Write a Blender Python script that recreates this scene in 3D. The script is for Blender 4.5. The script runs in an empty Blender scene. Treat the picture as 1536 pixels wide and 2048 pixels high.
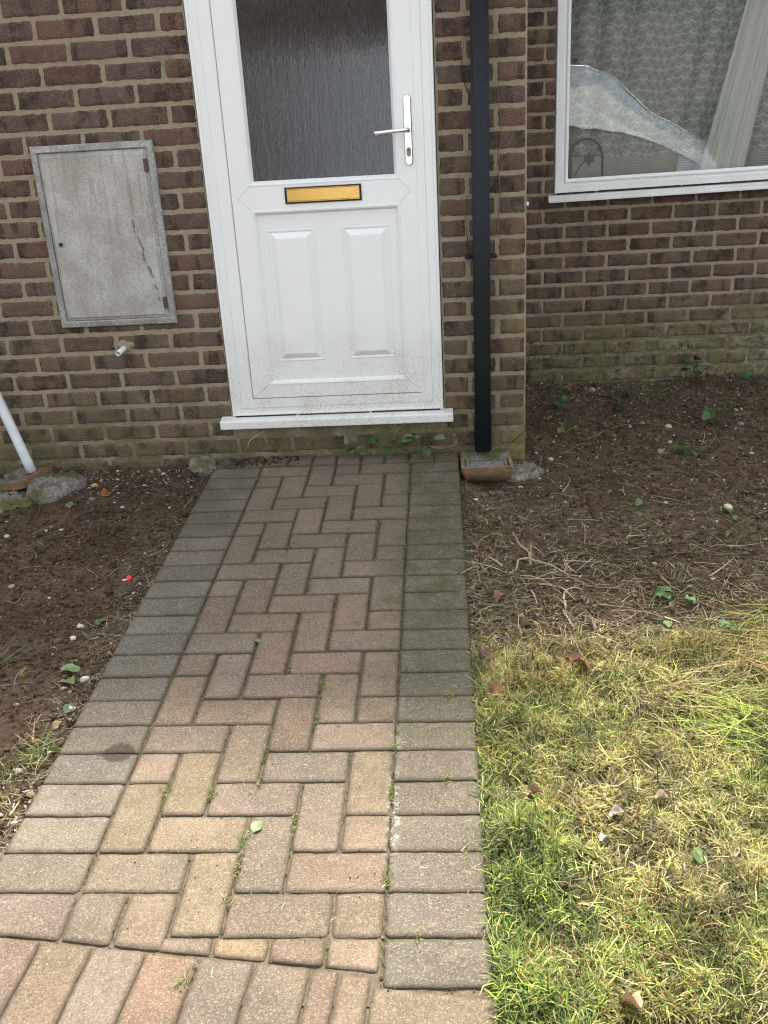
import bpy, bmesh, math, random
import numpy as np
from mathutils import Vector, Matrix
S = bpy.context.scene
R = math.radians
rng = np.random.default_rng(7); random.seed(7)

# ---------------------------------------------------------------- camera
FPX, PITCH, ROLL, YAW = 1819.55, 0.3839, -0.0573, -0.0737
fw = Vector((math.sin(YAW)*math.cos(PITCH), math.cos(YAW)*math.cos(PITCH), -math.sin(PITCH)))
rt = Vector((math.cos(YAW), -math.sin(YAW), 0)); up = rt.cross(fw)
r2 = rt*math.cos(ROLL)+up*math.sin(ROLL); u2 = -rt*math.sin(ROLL)+up*math.cos(ROLL)
cd = bpy.data.cameras.new('camera'); cam = bpy.data.objects.new('camera', cd)
S.collection.objects.link(cam); S.camera = cam
cam.matrix_world = Matrix(((r2.x, u2.x, -fw.x, 0.0), (r2.y, u2.y, -fw.y, -3.5815), (r2.z, u2.z, -fw.z, 1.1902), (0, 0, 0, 1)))
cd.sensor_fit = 'VERTICAL'; cd.sensor_height = 24; cd.lens = 24*FPX/2048
cd.clip_start = 0.05; cd.clip_end = 300
# ---------------------------------------------------------------- light
SUN_EL, SUN_AZ = R(58), R(8)          # azimuth from +Y (behind the house) towards +X
w = bpy.data.worlds.new('World'); S.world = w; w.use_nodes = True
wt = w.node_tree; bg = wt.nodes['Background']
sky = wt.nodes.new('ShaderNodeTexSky'); sky.sky_type = 'NISHITA'; sky.sun_disc = False
sky.sun_elevation = SUN_EL; sky.sun_rotation = SUN_AZ; sky.air_density = 1.0; sky.dust_density = 4.0; sky.ozone_density = 1.0
hs = wt.nodes.new('ShaderNodeHueSaturation'); hs.inputs['Saturation'].default_value = 0.24
wt.links.new(sky.outputs[0], hs.inputs['Color']); wt.links.new(hs.outputs[0], bg.inputs[0]); bg.inputs[1].default_value = 0.15
sd = bpy.data.lights.new('sun', 'SUN'); sd.energy = 3.4; sd.angle = R(8); sd.color = (1, .93, .82)
sun = bpy.data.objects.new('sun', sd); S.collection.objects.link(sun)
sdir = Vector((math.sin(SUN_AZ)*math.cos(SUN_EL), math.cos(SUN_AZ)*math.cos(SUN_EL), math.sin(SUN_EL)))
sun.rotation_euler = sdir.to_track_quat('Z', 'Y').to_euler()
S.view_settings.view_transform = 'Standard'; S.view_settings.look = 'None'
S.view_settings.exposure = 1.83; S.view_settings.gamma = 1
S.cycles.max_bounces = 6; S.cycles.transparent_max_bounces = 16
S.cycles.use_denoising = True; S.cycles.pixel_filter_type = 'BLACKMAN_HARRIS'; S.cycles.filter_width = 1.15

# ---------------------------------------------------------------- helpers
def link(o, parent=None):
    S.collection.objects.link(o)
    if parent: o.parent = parent
    return o
def tag(o, label=None, cat=None, group=None, kind=None):
    if label: o['label'] = label
    if cat: o['category'] = cat
    if group: o['group'] = group
    if kind: o['kind'] = kind
    return o
def empty(name, loc=(0, 0, 0)):
    o = bpy.data.objects.new(name, None); o.location = loc; o.empty_display_size = .05
    return link(o)
def mesh(name, V, F, m=None, parent=None, smooth=False, col=None, buv=None):
    """V (n,3); F list or array of faces; world coordinates (things' empties are at their base: vertices are shifted)"""
    V = np.asarray(V, dtype=np.float32).reshape(-1, 3)
    if parent is not None:
        q = parent; off = Vector((0, 0, 0))
        while q: off += q.location; q = q.parent
        V = V-np.array(off, dtype=np.float32)
    me = bpy.data.meshes.new(name)
    if isinstance(F, np.ndarray):
        k = F.shape[1]; me.vertices.add(len(V)); me.vertices.foreach_set('co', V.ravel())
        me.loops.add(F.size); me.loops.foreach_set('vertex_index', F.astype(np.int32).ravel())
        me.polygons.add(len(F)); me.polygons.foreach_set('loop_start', np.arange(0, F.size, k, dtype=np.int32))
        me.polygons.foreach_set('loop_total', np.full(len(F), k, dtype=np.int32)); me.update(calc_edges=True)
    else:
        me.from_pydata(V.tolist(), [], F); me.update()
    if smooth: me.polygons.foreach_set('use_smooth', np.ones(len(me.polygons), dtype=bool))
    if col is not None:
        a = me.color_attributes.new('Col', 'FLOAT_COLOR', 'POINT')
        c = np.ones((len(V), 4), dtype=np.float32); c[:, :3] = col; a.data.foreach_set('color', c.ravel())
    if buv is not None:
        a = me.attributes.new('buv', 'FLOAT_VECTOR', 'POINT'); a.data.foreach_set('vector', np.asarray(buv, dtype=np.float32).ravel())
    if m: me.materials.append(m)
    return link(bpy.data.objects.new(name, me), parent)
class MB:
    def __init__(s): s.V = []; s.F = []; s.C = []
    def add(s, V, F, c=(1, 1, 1)):
        n = len(s.V); s.V += [tuple(v) for v in V]; s.F += [tuple(i+n for i in f) for f in F]; s.C += [c]*len(V); return s
    def box(s, x0, x1, y0, y1, z0, z1, c=(1, 1, 1)):
        V = [(x, y, z) for z in (z0, z1) for y in (y0, y1) for x in (x0, x1)]
        return s.add(V, [(0, 2, 3, 1), (4, 5, 7, 6), (0, 1, 5, 4), (2, 6, 7, 3), (0, 4, 6, 2), (1, 3, 7, 5)], c)
    def ring(s, x0, x1, z0, z1, prof, bot=1.0, cap=False):
        """mitred frame in the XZ plane; prof = [(inset, y), ...]"""
        V = []; F = []
        for d, y in prof: V += [(x0+d, y, z0+d*bot), (x1-d, y, z0+d*bot), (x1-d, y, z1-d), (x0+d, y, z1-d)]
        for k in range(len(prof)-1):
            for i in range(4):
                j = (i+1) % 4; a = 4*k; F.append((a+i, a+j, a+4+j, a+4+i))
        if cap: a = 4*(len(prof)-1); F.append((a, a+1, a+2, a+3))
        return s.add(V, F)
    def prism(s, pts, y0, y1, bev=.0008):
        """polygon in XZ (counter-clockwise seen from -Y), front at y0, back at y1"""
        P = np.array(pts); c = P.mean(0); n = len(P)
        In = []
        for i in range(n):
            a = P[i-1]-P[i]; b = P[(i+1) % n]-P[i]; a = a/np.linalg.norm(a); b = b/np.linalg.norm(b)
            nn = np.array([-(P[(i+1) % n]-P[i])[1], (P[(i+1) % n]-P[i])[0]]); nn = nn/np.linalg.norm(nn)
            n2 = np.array([-(P[i]-P[i-1])[1], (P[i]-P[i-1])[0]]); n2 = n2/np.linalg.norm(n2)
            m = nn+n2; m = m/max(.3, (m@nn)); In.append(P[i]+m*bev)
        V = [(p[0], y0, p[1]) for p in In]+[(p[0], y0+bev, p[1]) for p in P]+[(p[0], y1, p[1]) for p in P]
        F = [tuple(range(n))]+[(i, n+i, n+(i+1) % n, (i+1) % n) for i in range(n)]+[(n+i, 2*n+i, 2*n+(i+1) % n, n+(i+1) % n) for i in range(n)]
        return s.add(V, F)
    def tube(s, pts, r, n=6, c=(1, 1, 1), caps=True):
        P = [Vector(p) for p in pts]; rr = r if isinstance(r, (list, tuple)) else [r]*len(P)
        V = []; F = []; pn = None
        for i, p in enumerate(P):
            t = (P[min(i+1, len(P)-1)]-P[max(i-1, 0)]).normalized()
            a = t.cross(Vector((0, 0, 1)) if abs(t.z) < .9 else Vector((1, 0, 0))).normalized() if pn is None else (pn-t*pn.dot(t)).normalized()
            pn = a; b = t.cross(a)
            V += [p+(a*math.cos(2*math.pi*k/n)+b*math.sin(2*math.pi*k/n))*rr[i] for k in range(n)]
        for i in range(len(P)-1):
            for k in range(n):
                j = (k+1) % n; F.append((i*n+k, i*n+j, (i+1)*n+j, (i+1)*n+k))
        if caps: F += [tuple(range(n-1, -1, -1)), tuple((len(P)-1)*n+k for k in range(n))]
        return s.add(V, F, c)
    def build(s, name, m, parent=None, smooth=False, bevel=0, col=False):
        o = mesh(name, s.V, s.F, m, parent, smooth, col=np.array(s.C) if col else None)
        bm = bmesh.new(); bm.from_mesh(o.data); bmesh.ops.recalc_face_normals(bm, faces=bm.faces)
        if bevel:
            bmesh.ops.bevel(bm, geom=[e for e in bm.edges if len(e.link_faces) == 2 and e.calc_face_angle(0) > .6], offset=bevel, segments=2, affect='EDGES', clamp_overlap=True)
        bm.to_mesh(o.data); bm.free(); return o
def curve(pts, n=6):
    """smooth Catmull-Rom through points"""
    P = [Vector(p) for p in pts]; P = [P[0]*2-P[1]]+P+[P[-1]*2-P[-2]]; out = []
    for i in range(1, len(P)-2):
        for k in range(n):
            t = k/n; a, b, c, d = P[i-1:i+3]
            out.append(.5*((2*b)+(c-a)*t+(2*a-5*b+4*c-d)*t*t+(3*b-a-3*c+d)*t**3))
    return out+[P[-2]]
_L = {}
def vn(x, y, sc, seed=0):
    """value noise -1..1"""
    if seed not in _L: _L[seed] = np.random.default_rng(seed+100).random((256, 256))*2-1
    L = _L[seed]; x = np.asarray(x)*sc+37.3; y = np.asarray(y)*sc+71.7
    xi = np.floor(x).astype(int); yi = np.floor(y).astype(int); fx = x-xi; fy = y-yi
    fx = fx*fx*(3-2*fx); fy = fy*fy*(3-2*fy); g = lambda i, j: L[i & 255, j & 255]
    return (g(xi, yi)*(1-fx)+g(xi+1, yi)*fx)*(1-fy)+(g(xi, yi+1)*(1-fx)+g(xi+1, yi+1)*fx)*fy
def fbm(x, y, sc, o=4, seed=0):
    return sum(vn(x, y, sc*2**i, seed+i)*.5**i for i in range(o))
def sst(a, b, x): t = np.clip((x-a)/(b-a), 0, 1); return t*t*(3-2*t)
SL = .0647
def gz(x, y):
    """mean ground height beside and under the path"""
    x = np.asarray(x, dtype=float); y = np.asarray(y, dtype=float)
    path = np.where(y < 0, SL*np.maximum(y, -9), 0)
    r = np.where(y > 0, -.065, -.065+((SL*np.maximum(y, -9)-.012)+.065)*np.clip(-y/1.2, 0, 1))
    l = np.where(y < 0, SL*np.maximum(y, -9)-.03, -.02)
    z = np.where(x > .05, r, np.where(x < -.945, l, path-.05))
    return np.where(y < -2.46-.06*x, SL*np.maximum(y, -9)-.03-.05*((x < .05)|(y < -5.2)), z)
def gzn(x, y):
    a = .012*fbm(x, y, 5, 3, 5)+.0065*fbm(x, y, 28, 3, 20)+.0030*np.abs(vn(x, y, 110, 9))
    a = a-.045*np.exp(-((np.asarray(x)-.17)**2+(np.asarray(y)+.25)**2)/.010)
    z = gz(x, y)
    soft = (np.asarray(x) > .05)|(np.asarray(x) < -.945)
    edge = np.minimum(np.abs(np.asarray(x)-.056), np.abs(np.asarray(x)+.945)); 
    return z+np.where(soft, a*np.clip(edge/.05, .2, 1), 0)
def gp(x, y, dz=0): return (x, y, float(gzn(x, y))+dz)

# ---------------------------------------------------------------- materials
class NT:
    def __init__(s, name):
        s.m = bpy.data.materials.new(name); s.m.use_nodes = True; s.t = s.m.node_tree; s.b = s.t.nodes['Principled BSDF']
        s.tc = s.t.nodes.new('ShaderNodeNewGeometry'); s.o = s.tc.outputs['Position']
    def n(s, k, **kw):
        x = s.t.nodes.new(k)
        for a, v in kw.items(): setattr(x, a, v)
        return x
    def set(s, inp, v):
        if hasattr(v, 'is_output') or isinstance(v, bpy.types.NodeSocket): s.t.links.new(v, inp)
        elif isinstance(v, (tuple, list)) and len(v) == 3 and inp.type == 'RGBA': inp.default_value = (*v, 1)
        else: inp.default_value = v
    def noise(s, sc, det=4, rough=.55, co=None, dist=0, out=0):
        x = s.n('ShaderNodeTexNoise'); s.set(x.inputs['Vector'], co or s.o); x.inputs['Scale'].default_value = sc
        x.inputs['Detail'].default_value = det; x.inputs['Roughness'].default_value = rough; x.inputs['Distortion'].default_value = dist
        return x.outputs[out]
    def vor(s, sc, co=None, feat='F1', out=0):
        x = s.n('ShaderNodeTexVoronoi', feature=feat); s.set(x.inputs['Vector'], co or s.o); x.inputs['Scale'].default_value = sc; return x.outputs[out]
    def ramp(s, v, a, b, lo=0.0, hi=1.0):
        x = s.n('ShaderNodeMapRange', interpolation_type='SMOOTHSTEP'); s.set(x.inputs[0], v)
        for i, q in enumerate((a, b, lo, hi)): s.set(x.inputs[i+1], q)
        return x.outputs[0]
    def mix(s, f, a, b, mode='MIX'):
        x = s.n('ShaderNodeMix', data_type='RGBA', blend_type=mode); s.set(x.inputs[0], f); s.set(x.inputs[6], a); s.set(x.inputs[7], b); return x.outputs[2]
    def math(s, op, a, b=0.0, c=0.0):
        x = s.n('ShaderNodeMath', operation=op); s.set(x.inputs[0], a); s.set(x.inputs[1], b); s.set(x.inputs[2], c); return x.outputs[0]
    def attr(s, name): x = s.n('ShaderNodeAttribute'); x.attribute_name = name; return x
    def xyz(s, v=None): x = s.n('ShaderNodeSeparateXYZ'); s.set(x.inputs[0], v or s.o); return x.outputs
    def vec(s, x, y, z): q = s.n('ShaderNodeCombineXYZ'); s.set(q.inputs[0], x); s.set(q.inputs[1], y); s.set(q.inputs[2], z); return q.outputs[0]
    def bump(s, h, d=.002, st=1.0, prev=None):
        x = s.n('ShaderNodeBump'); s.set(x.inputs['Height'], h); x.inputs['Distance'].default_value = d; x.inputs['Strength'].default_value = st
        if prev: s.t.links.new(prev, x.inputs['Normal'])
        s.t.links.new(x.outputs[0], s.b.inputs['Normal']); return x.outputs[0]
    def done(s, col, rough=.8, metal=0.0, spec=.3):
        s.set(s.b.inputs['Base Color'], col); s.set(s.b.inputs['Roughness'], rough); s.set(s.b.inputs['Metallic'], metal)
        s.b.inputs['Specular IOR Level'].default_value = spec; return s.m
def plain(name, col, rough=.6, metal=0.0, spec=.4, var=.15, sc=60, bump=0):
    t = NT(name); n = t.noise(sc, 4)
    c = t.mix(t.ramp(n, .3, .7), tuple(v*(1-var) for v in col), tuple(min(1, v*(1+var)) for v in col))
    if bump: t.bump(t.noise(sc*4, 3), bump)
    return t.done(c, rough, metal, spec)

# brick: attribute Col = fired colour of that brick, buv = (u, v, random)
def mat_brick(name, zbase, coarse=1.0, bloom=0):
    t = NT(name); a = t.attr('Col').outputs['Color']; U = t.xyz(t.attr('buv').outputs['Vector'])
    P = t.xyz()
    rnd = t.math('MULTIPLY', U[2], 97.0)
    bn = t.noise(1.0, 1, .4, t.vec(t.math('MULTIPLY', U[0], 3.6), rnd, t.math('MULTIPLY', U[1], .25)))
    col = t.mix(t.ramp(bn, .50, .58, 0, .80), a, (.034, .026, .024))
    col = t.mix(t.ramp(t.noise(22, 6, .75), .42, .64, 0, .65), col, t.mix(.5, a, (.21, .15, .105)))
    col = t.mix(t.math('MULTIPLY', t.ramp(t.noise(260, 4, .8), .53, .62), t.ramp(t.noise(14, 4), .42, .60, .15, 1)), col, (.36, .24, .16))
    col = t.mix(t.ramp(t.noise(190, 4, .8), .55, .66, 0, .75), col, (.020, .015, .013))
    # mortar smeared over the arrises
    du = t.math('MULTIPLY', t.math('MINIMUM', U[0], t.math('SUBTRACT', 1.0, U[0])), 3.0)
    dv = t.math('MINIMUM', U[1], t.math('SUBTRACT', 1.0, U[1]))
    ed = t.math('ADD', t.math('MINIMUM', du, dv), t.math('MULTIPLY', t.math('SUBTRACT', t.noise(45, 5, .75), .5), .55))
    col = t.mix(t.ramp(ed, .0, .075, .9, 0), col, (.235, .17, .10))
    # white bloom low down and green algae creeping up from the soil
    g = t.math('ADD', P[2], t.math('MULTIPLY', t.math('SUBTRACT', t.noise(3.2, 5, .6), .5), .75))
    col = t.mix(t.math('MULTIPLY', t.ramp(g, zbase-.05, zbase+.36, .80, 0), t.ramp(t.noise(11, 5, .75), .36, .62)), col, t.mix(t.noise(70, 4), (.055, .060, .022), (.20, .175, .085)))
    col = t.mix(t.math('MULTIPLY', t.ramp(t.noise(7, 5, .7), .56, .72), t.ramp(P[2], .9, .1, .12, .6)), col, (.27, .23, .16))
    if bloom:
        bz = t.math('ADD', P[2], t.math('MULTIPLY', t.math('SUBTRACT', t.noise(2.4, 4), .5), .5))
        bm_ = t.math('MULTIPLY', t.math('MULTIPLY', t.ramp(bz, .42, .12), t.ramp(P[0], .5, 1.3, .45, 1)), t.ramp(t.noise(22, 6, .8), .42, .60))
        col = t.mix(t.math('MULTIPLY', bm_, .85), col, t.mix(t.ramp(t.noise(6, 4), .4, .6), (.30, .28, .19), (.20, .20, .075)))
    else:
        yl = t.math('MULTIPLY', t.ramp(P[0], .20, .30), t.math('MULTIPLY', t.ramp(t.noise(5, 4, .7), .46, .62), t.ramp(P[2], 1.0, .7)))
        col = t.mix(t.math('MULTIPLY', yl, .6), col, (.26, .21, .085))
    h = t.math('ADD', t.noise(150, 6, .7), t.math('MULTIPLY', t.noise(34, 3), .7)); t.bump(h, .0075*coarse)
    return t.done(col, .92, 0, .2)
def mat_mortar(name, zbase):
    t = NT(name); P = t.xyz(); c = t.mix(t.noise(24, 5, .7), (.30, .25, .175), (.47, .40, .285))
    c = t.mix(t.ramp(t.noise(400, 2), .58, .72), c, (.13, .10, .06))
    g = t.math('ADD', P[2], t.math('MULTIPLY', t.math('SUBTRACT', t.noise(3.2, 5, .6), .5), .75))
    c = t.mix(t.math('MULTIPLY', t.ramp(g, zbase-.05, zbase+.40, .9, 0), t.ramp(t.noise(11, 5, .75), .30, .55)), c, t.mix(t.noise(60, 3), (.075, .085, .030), (.20, .17, .08)))
    c = t.mix(t.ramp(t.noise(5, 4), .58, .72, 0, .45), c, (.15, .115, .075))
    t.bump(t.math('ADD', t.noise(260, 5, .7), t.noise(60, 3)), .007); return t.done(c, .95, 0, .15)
M_brick = mat_brick('brick_face', .0); M_brickR = mat_brick('brick_face_back', .05, 1, 1)
M_mort = mat_mortar('mortar', .0); M_mortR = mat_mortar('mortar_back', .05)

def mat_paver():
    t = NT('block_paver'); a = t.attr('Col').outputs['Color']; U = t.xyz(t.attr('buv').outputs['Vector']); P = t.xyz()
    c = t.mix(t.ramp(t.noise(14, 5, .6), .3, .7, 0, .7), a, t.mix(.55, a, (.115, .082, .05)))
    c = t.mix(t.ramp(t.noise(4.2, 7, .75), .40, .62, 0, .80), c, t.mix(.38, (.085, .072, .050), a))
    c = t.mix(t.ramp(t.noise(17, 5, .75), .54, .68, 0, .6), c, (.24, .19, .125))
    c = t.mix(t.ramp(t.noise(210, 5, .9), .51, .62, 0, .60), c, (.50, .42, .31))
    c = t.mix(t.ramp(t.noise(230, 5, .9, dist=.5), .52, .61, 0, .85), c, (.075, .06, .044))
    c = t.mix(t.ramp(t.vor(95), .0, .16, .8, 0), c, (.52, .47, .38))
    ed = t.math('ADD', t.math('MINIMUM', U[0], U[1]), t.math('MULTIPLY', t.math('SUBTRACT', t.noise(60, 4, .7), .5), .016))
    c = t.mix(t.ramp(ed, .0005, .011, .70, 0), c, (.085, .068, .045))
    # algae on the right-hand border and near the wall
    rb = t.ramp(t.math('ADD', P[0], t.math('MULTIPLY', t.math('SUBTRACT', t.noise(9, 5, .7), .5), .30)), -.26, -.08)
    yy = t.math('MULTIPLY', t.ramp(P[1], -2.3, -1.1), t.ramp(P[1], -.02, -.18, .5, 1))
    al = t.math('MULTIPLY', t.math('MULTIPLY', rb, yy), t.ramp(t.noise(11, 6, .8), .36, .60, .22, .80))
    c = t.mix(al, c, t.mix(t.ramp(t.noise(75, 6, .85), .38, .62), (.046, .047, .022), (.105, .100, .050)))
    lb = t.math('MULTIPLY', t.ramp(P[0], -.74, -.80), t.ramp(P[1], -1.0, -.3, .0, .45))
    c = t.mix(t.math('MULTIPLY', lb, t.ramp(t.noise(8, 4), .35, .65)), c, (.062, .066, .034))
    # lime streaks beside the inner joint of the right border, nearer the street
    wx = t.ramp(t.math('ABSOLUTE', t.math('ADD', P[0], t.math('ADD', .133, t.math('MULTIPLY', t.math('SUBTRACT', t.noise(20, 3), .5), .02)))), .004, .02, 1, 0)
    wl = t.math('MULTIPLY', t.math('MULTIPLY', t.math('MULTIPLY', wx, t.ramp(P[1], -1.5, -2.2)), t.ramp(t.noise(38, 5, .85), .46, .60)), t.ramp(t.noise(4, 3, .6), .42, .58))
    c = t.mix(t.math('MULTIPLY', wl, .8), c, (.55, .53, .47))
    # oily brown stain on the left border
    sx = t.math('SUBTRACT', P[0], -.795); sy = t.math('SUBTRACT', P[1], -1.828)
    d = t.math('SQRT', t.math('ADD', t.math('MULTIPLY', sx, sx), t.math('MULTIPLY', t.math('MULTIPLY', sy, sy), 1.5)))
    c = t.mix(t.ramp(t.math('ADD', d, t.math('MULTIPLY', t.math('SUBTRACT', t.noise(60, 4), .5), .03)), .034, .046, .80, 0), c, (.050, .036, .028))
    h = t.math('ADD', t.noise(420, 5, .75), t.math('MULTIPLY', t.noise(90, 3), .5)); t.bump(h, .0055)
    return t.done(c, .9, 0, .25)
M_pav = mat_paver()
def mat_joint():
    t = NT('joint_sand'); P = t.xyz()
    c = t.mix(t.noise(80, 4), (.070, .054, .036), (.155, .125, .088))
    c = t.mix(t.ramp(t.noise(9, 4), .52, .62, 0, .75), c, (.050, .062, .018)); t.bump(t.noise(300, 4), .004); return t.done(c, .95, 0, .1)
M_joint = mat_joint()
def mat_soil():
    t = NT('garden_soil'); P = t.xyz()
    c = t.mix(t.ramp(t.noise(5, 5, .65), .36, .64), (.092, .064, .044), (.165, .117, .080))
    c = t.mix(t.ramp(t.noise(28, 6, .75), .46, .66, 0, .75), c, (.042, .027, .017))
    c = t.mix(t.ramp(t.noise(210, 5, .8), .54, .64, 0, .75), c, (.25, .18, .12))
    c = t.mix(t.ramp(t.vor(130), .0, .16, .7, 0), c, t.mix(t.noise(40, 2), (.09, .06, .04), (.33, .28, .22)))
    c = t.mix(t.ramp(t.noise(340, 3, .8), .60, .70, 0, .8), c, (.016, .010, .007))
    lawn = t.math('MULTIPLY', t.ramp(P[0], .05, .12), t.ramp(t.math('ADD', P[1], t.math('MULTIPLY', t.noise(6, 3), .12)), -1.30, -1.42))
    lc = t.mix(t.noise(45, 4), (.060, .055, .020), (.13, .11, .045)); c = t.mix(t.math('MULTIPLY', lawn, .85), c, lc)
    h = t.math('ADD', t.math('MULTIPLY', t.noise(65, 6, .75), 1.0), t.math('MULTIPLY', t.noise(320, 5, .8), .35)); t.bump(h, .022)
    return t.done(c, .97, 0, .08)
M_soil = mat_soil()
def mat_col(name, rough=.7, spec=.25, transl=0, bump=0, sc=200):
    t = NT(name); a = t.attr('Col').outputs['Color']; c = t.mix(t.ramp(t.noise(sc, 3), .35, .7, 0, .35), a, t.mix(.55, a, (.02, .015, .01)))
    if bump: t.bump(t.noise(sc*1.5, 4), bump)
    t.done(c, rough, 0, spec)
    if transl:
        tr = t.n('ShaderNodeBsdfTranslucent'); t.set(tr.inputs[0], c); mx = t.n('ShaderNodeMixShader'); mx.inputs[0].default_value = transl
        t.t.links.new(t.b.outputs[0], mx.inputs[1]); t.t.links.new(tr.outputs[0], mx.inputs[2])
        t.t.links.new(mx.outputs[0], t.t.nodes['Material Output'].inputs[0])
    return t.m
M_grass = mat_col('grass_blade', .55, .3, .3); M_leaf = mat_col('leaf', .5, .35, .2, .001, 120)
M_dry = mat_col('dry_plant', .85, .15, .1, .001, 150); M_crumb = mat_col('soil_crumb', .95, .08, 0, .002, 250)
M_stone = mat_col('flint', .75, .3, 0, .002, 110)
def mat_upvc(name, zd=None, top=.5, gx=None):
    t = NT(name); P = t.xyz(); c = t.mix(t.noise(6, 3), (.76, .775, .77), (.82, .83, .82))
    if zd is not None:
        st = t.vec(t.math('MULTIPLY', P[0], 1.0), P[1], t.math('MULTIPLY', P[2], .8))
        g = t.ramp(t.math('ADD', P[2], t.math('MULTIPLY', t.math('SUBTRACT', t.noise(7, 4), .5), .30)), zd, zd+top, 1, 0)
        cx = t.math('ADD', .45, t.ramp(t.noise(5, 3), .4, .62, 0, .55))
        sp = t.ramp(t.noise(120, 6, .9, st, dist=2.0), .47, .60)
        f = t.math('MULTIPLY', t.math('MULTIPLY', g, sp), cx)
        c = t.mix(f, c, t.mix(t.noise(30, 2), (.27, .23, .11), (.38, .34, .24)))
        c = t.mix(t.math('MULTIPLY', g, .10), c, (.42, .40, .25))
    c = t.mix(t.ramp(t.vor(34), .0, .028, .8, 0), c, (.22, .2, .17))
    t.bump(t.noise(30, 2), .0004); return t.done(c, .28, 0, .5)
M_up = mat_upvc('white_upvc_dirty', .20, .42); M_upw = mat_upvc('white_upvc_window', .80, .22)
M_gap = plain('dark_gasket', (.012, .012, .013), .6)
M_metal = plain('chrome', (.78, .75, .70), .16, 1.0, var=.1, sc=40, bump=.0003)
M_gold = plain('gold_anodised', (.70, .43, .12), .27, 1.0, var=.06, sc=20)
M_black = plain('black_plastic_pipe', (.0045, .0055, .009), .26, 0, .26, .25, 12)
def mat_meter():
    t = NT('weathered_grp'); P = t.xyz(); c = t.mix(t.ramp(t.noise(7, 5, .65), .3, .7), (.33, .315, .275), (.50, .49, .455))
    c = t.mix(t.ramp(t.noise(110, 6, .85), .44, .64, 0, .55), c, (.20, .185, .155))
    c = t.mix(t.ramp(t.noise(170, 4, .8, dist=1), .57, .66), c, (.58, .58, .55))
    c = t.mix(t.ramp(t.vor(42), .03, .085, .9, 0), c, (.62, .61, .56))
    z = P[2]; cx = t.math('SUBTRACT', P[0], t.math('ADD', -1.152, t.math('ADD', t.math('MULTIPLY', t.math('SUBTRACT', .95, z), .22), t.math('MULTIPLY', t.math('SUBTRACT', t.noise(14, 4, .7), .5), .05))))
    cr = t.math('MULTIPLY', t.ramp(t.math('ABSOLUTE', cx), .0018, .0065, 1, 0), t.math('MULTIPLY', t.ramp(z, 1.06, .95), t.ramp(z, .64, .68)))
    c = t.mix(t.math('MULTIPLY', cr, t.ramp(t.noise(38, 4), .44, .60, 0, .75)), c, (.030, .030, .022))
    c = t.mix(t.ramp(t.math('ABSOLUTE', t.math('SUBTRACT', t.math('SQRT', t.math('ADD', t.math('POWER', t.math('ADD', P[0], 1.438), 2.0), t.math('POWER', t.math('SUBTRACT', z, .672), 2.0))), .014)), .0, .0012, .5, 0), c, (.12, .11, .09))
    c = t.mix(t.math('MULTIPLY', t.ramp(t.noise(1.0, 5, .7, t.vec(t.math('MULTIPLY', P[0], 42.0), 0.0, t.math('MULTIPLY', z, 3.5))), .50, .66), t.ramp(z, .62, 1.2, .2, .55)), c, (.20, .185, .145))
    t.bump(t.noise(220, 4, .7), .001); return t.done(c, .75, 0, .3)
M_meter = mat_meter()
def mat_mframe():
    t = NT('weathered_grey_frame'); c = t.mix(t.ramp(t.noise(110, 6, .85), .34, .66), (.19, .185, .17), (.47, .465, .44))
    c = t.mix(t.ramp(t.noise(9, 4), .4, .65, 0, .6), c, (.17, .17, .165)); t.bump(t.noise(200, 3), .001); return t.done(c, .7, 0, .3)
M_mframe = mat_mframe()
M_white = plain('white_pipe', (.62, .65, .67), .35, 0, .45, .08, 15)
def mat_terra():
    t = NT('terracotta'); c = t.mix(t.ramp(t.noise(14, 5, .6), .35, .65), (.15, .082, .048), (.27, .135, .075))
    c = t.mix(t.ramp(t.noise(22, 5, .7), .44, .60), c, (.12, .11, .06)); c = t.mix(t.ramp(t.noise(200, 4), .6, .7), c, (.36, .31, .24)); t.bump(t.noise(160, 4), .003); return t.done(c, .85)
M_terra = mat_terra()
def mat_conc():
    t = NT('mossy_concrete'); c = t.mix(t.ramp(t.noise(20, 5, .7), .3, .7), (.15, .13, .105), (.32, .30, .26))
    c = t.mix(t.ramp(t.vor(75), .08, .30, .9, 0), c, (.46, .43, .37)); c = t.mix(t.ramp(t.noise(7, 5), .48, .64), c, (.13, .125, .05))
    c = t.mix(t.ramp(t.noise(110, 5, .8), .55, .66), c, (.05, .042, .032)); t.bump(t.math('ADD', t.noise(90, 5, .8), t.vor(60)), .010); return t.done(c, .95, 0, .15)
M_conc = mat_conc()
def mat_sludge():
    t = NT('gully_silt'); c = t.mix(t.ramp(t.noise(60, 5, .7), .4, .6), (.10, .115, .115), (.24, .26, .255)); c = t.mix(t.ramp(t.noise(130, 4, .8), .55, .62), c, (.02, .02, .018)); t.bump(t.noise(120, 5, .8), .004); return t.done(c, .7)
M_silt = mat_sludge()
def mat_obs():
    t = NT('obscure_glass'); P = t.xyz()
    co = t.vec(t.math('MULTIPLY', P[0], 1.0), 0.0, t.math('MULTIPLY', P[2], .10))
    n1 = t.noise(230, 3, .6, co, dist=1.6); n2 = t.noise(48, 2, .5, co, dist=.8)
    t.bump(t.math('ADD', n1, t.math('MULTIPLY', n2, 1.2)), .00042)
    c = t.mix(t.ramp(n1, .36, .70), (.024, .020, .019), (.042, .037, .036)); t.b.inputs['IOR'].default_value = 1.6; return t.done(c, .06, 0, .7)
M_obs = mat_obs()
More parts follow.
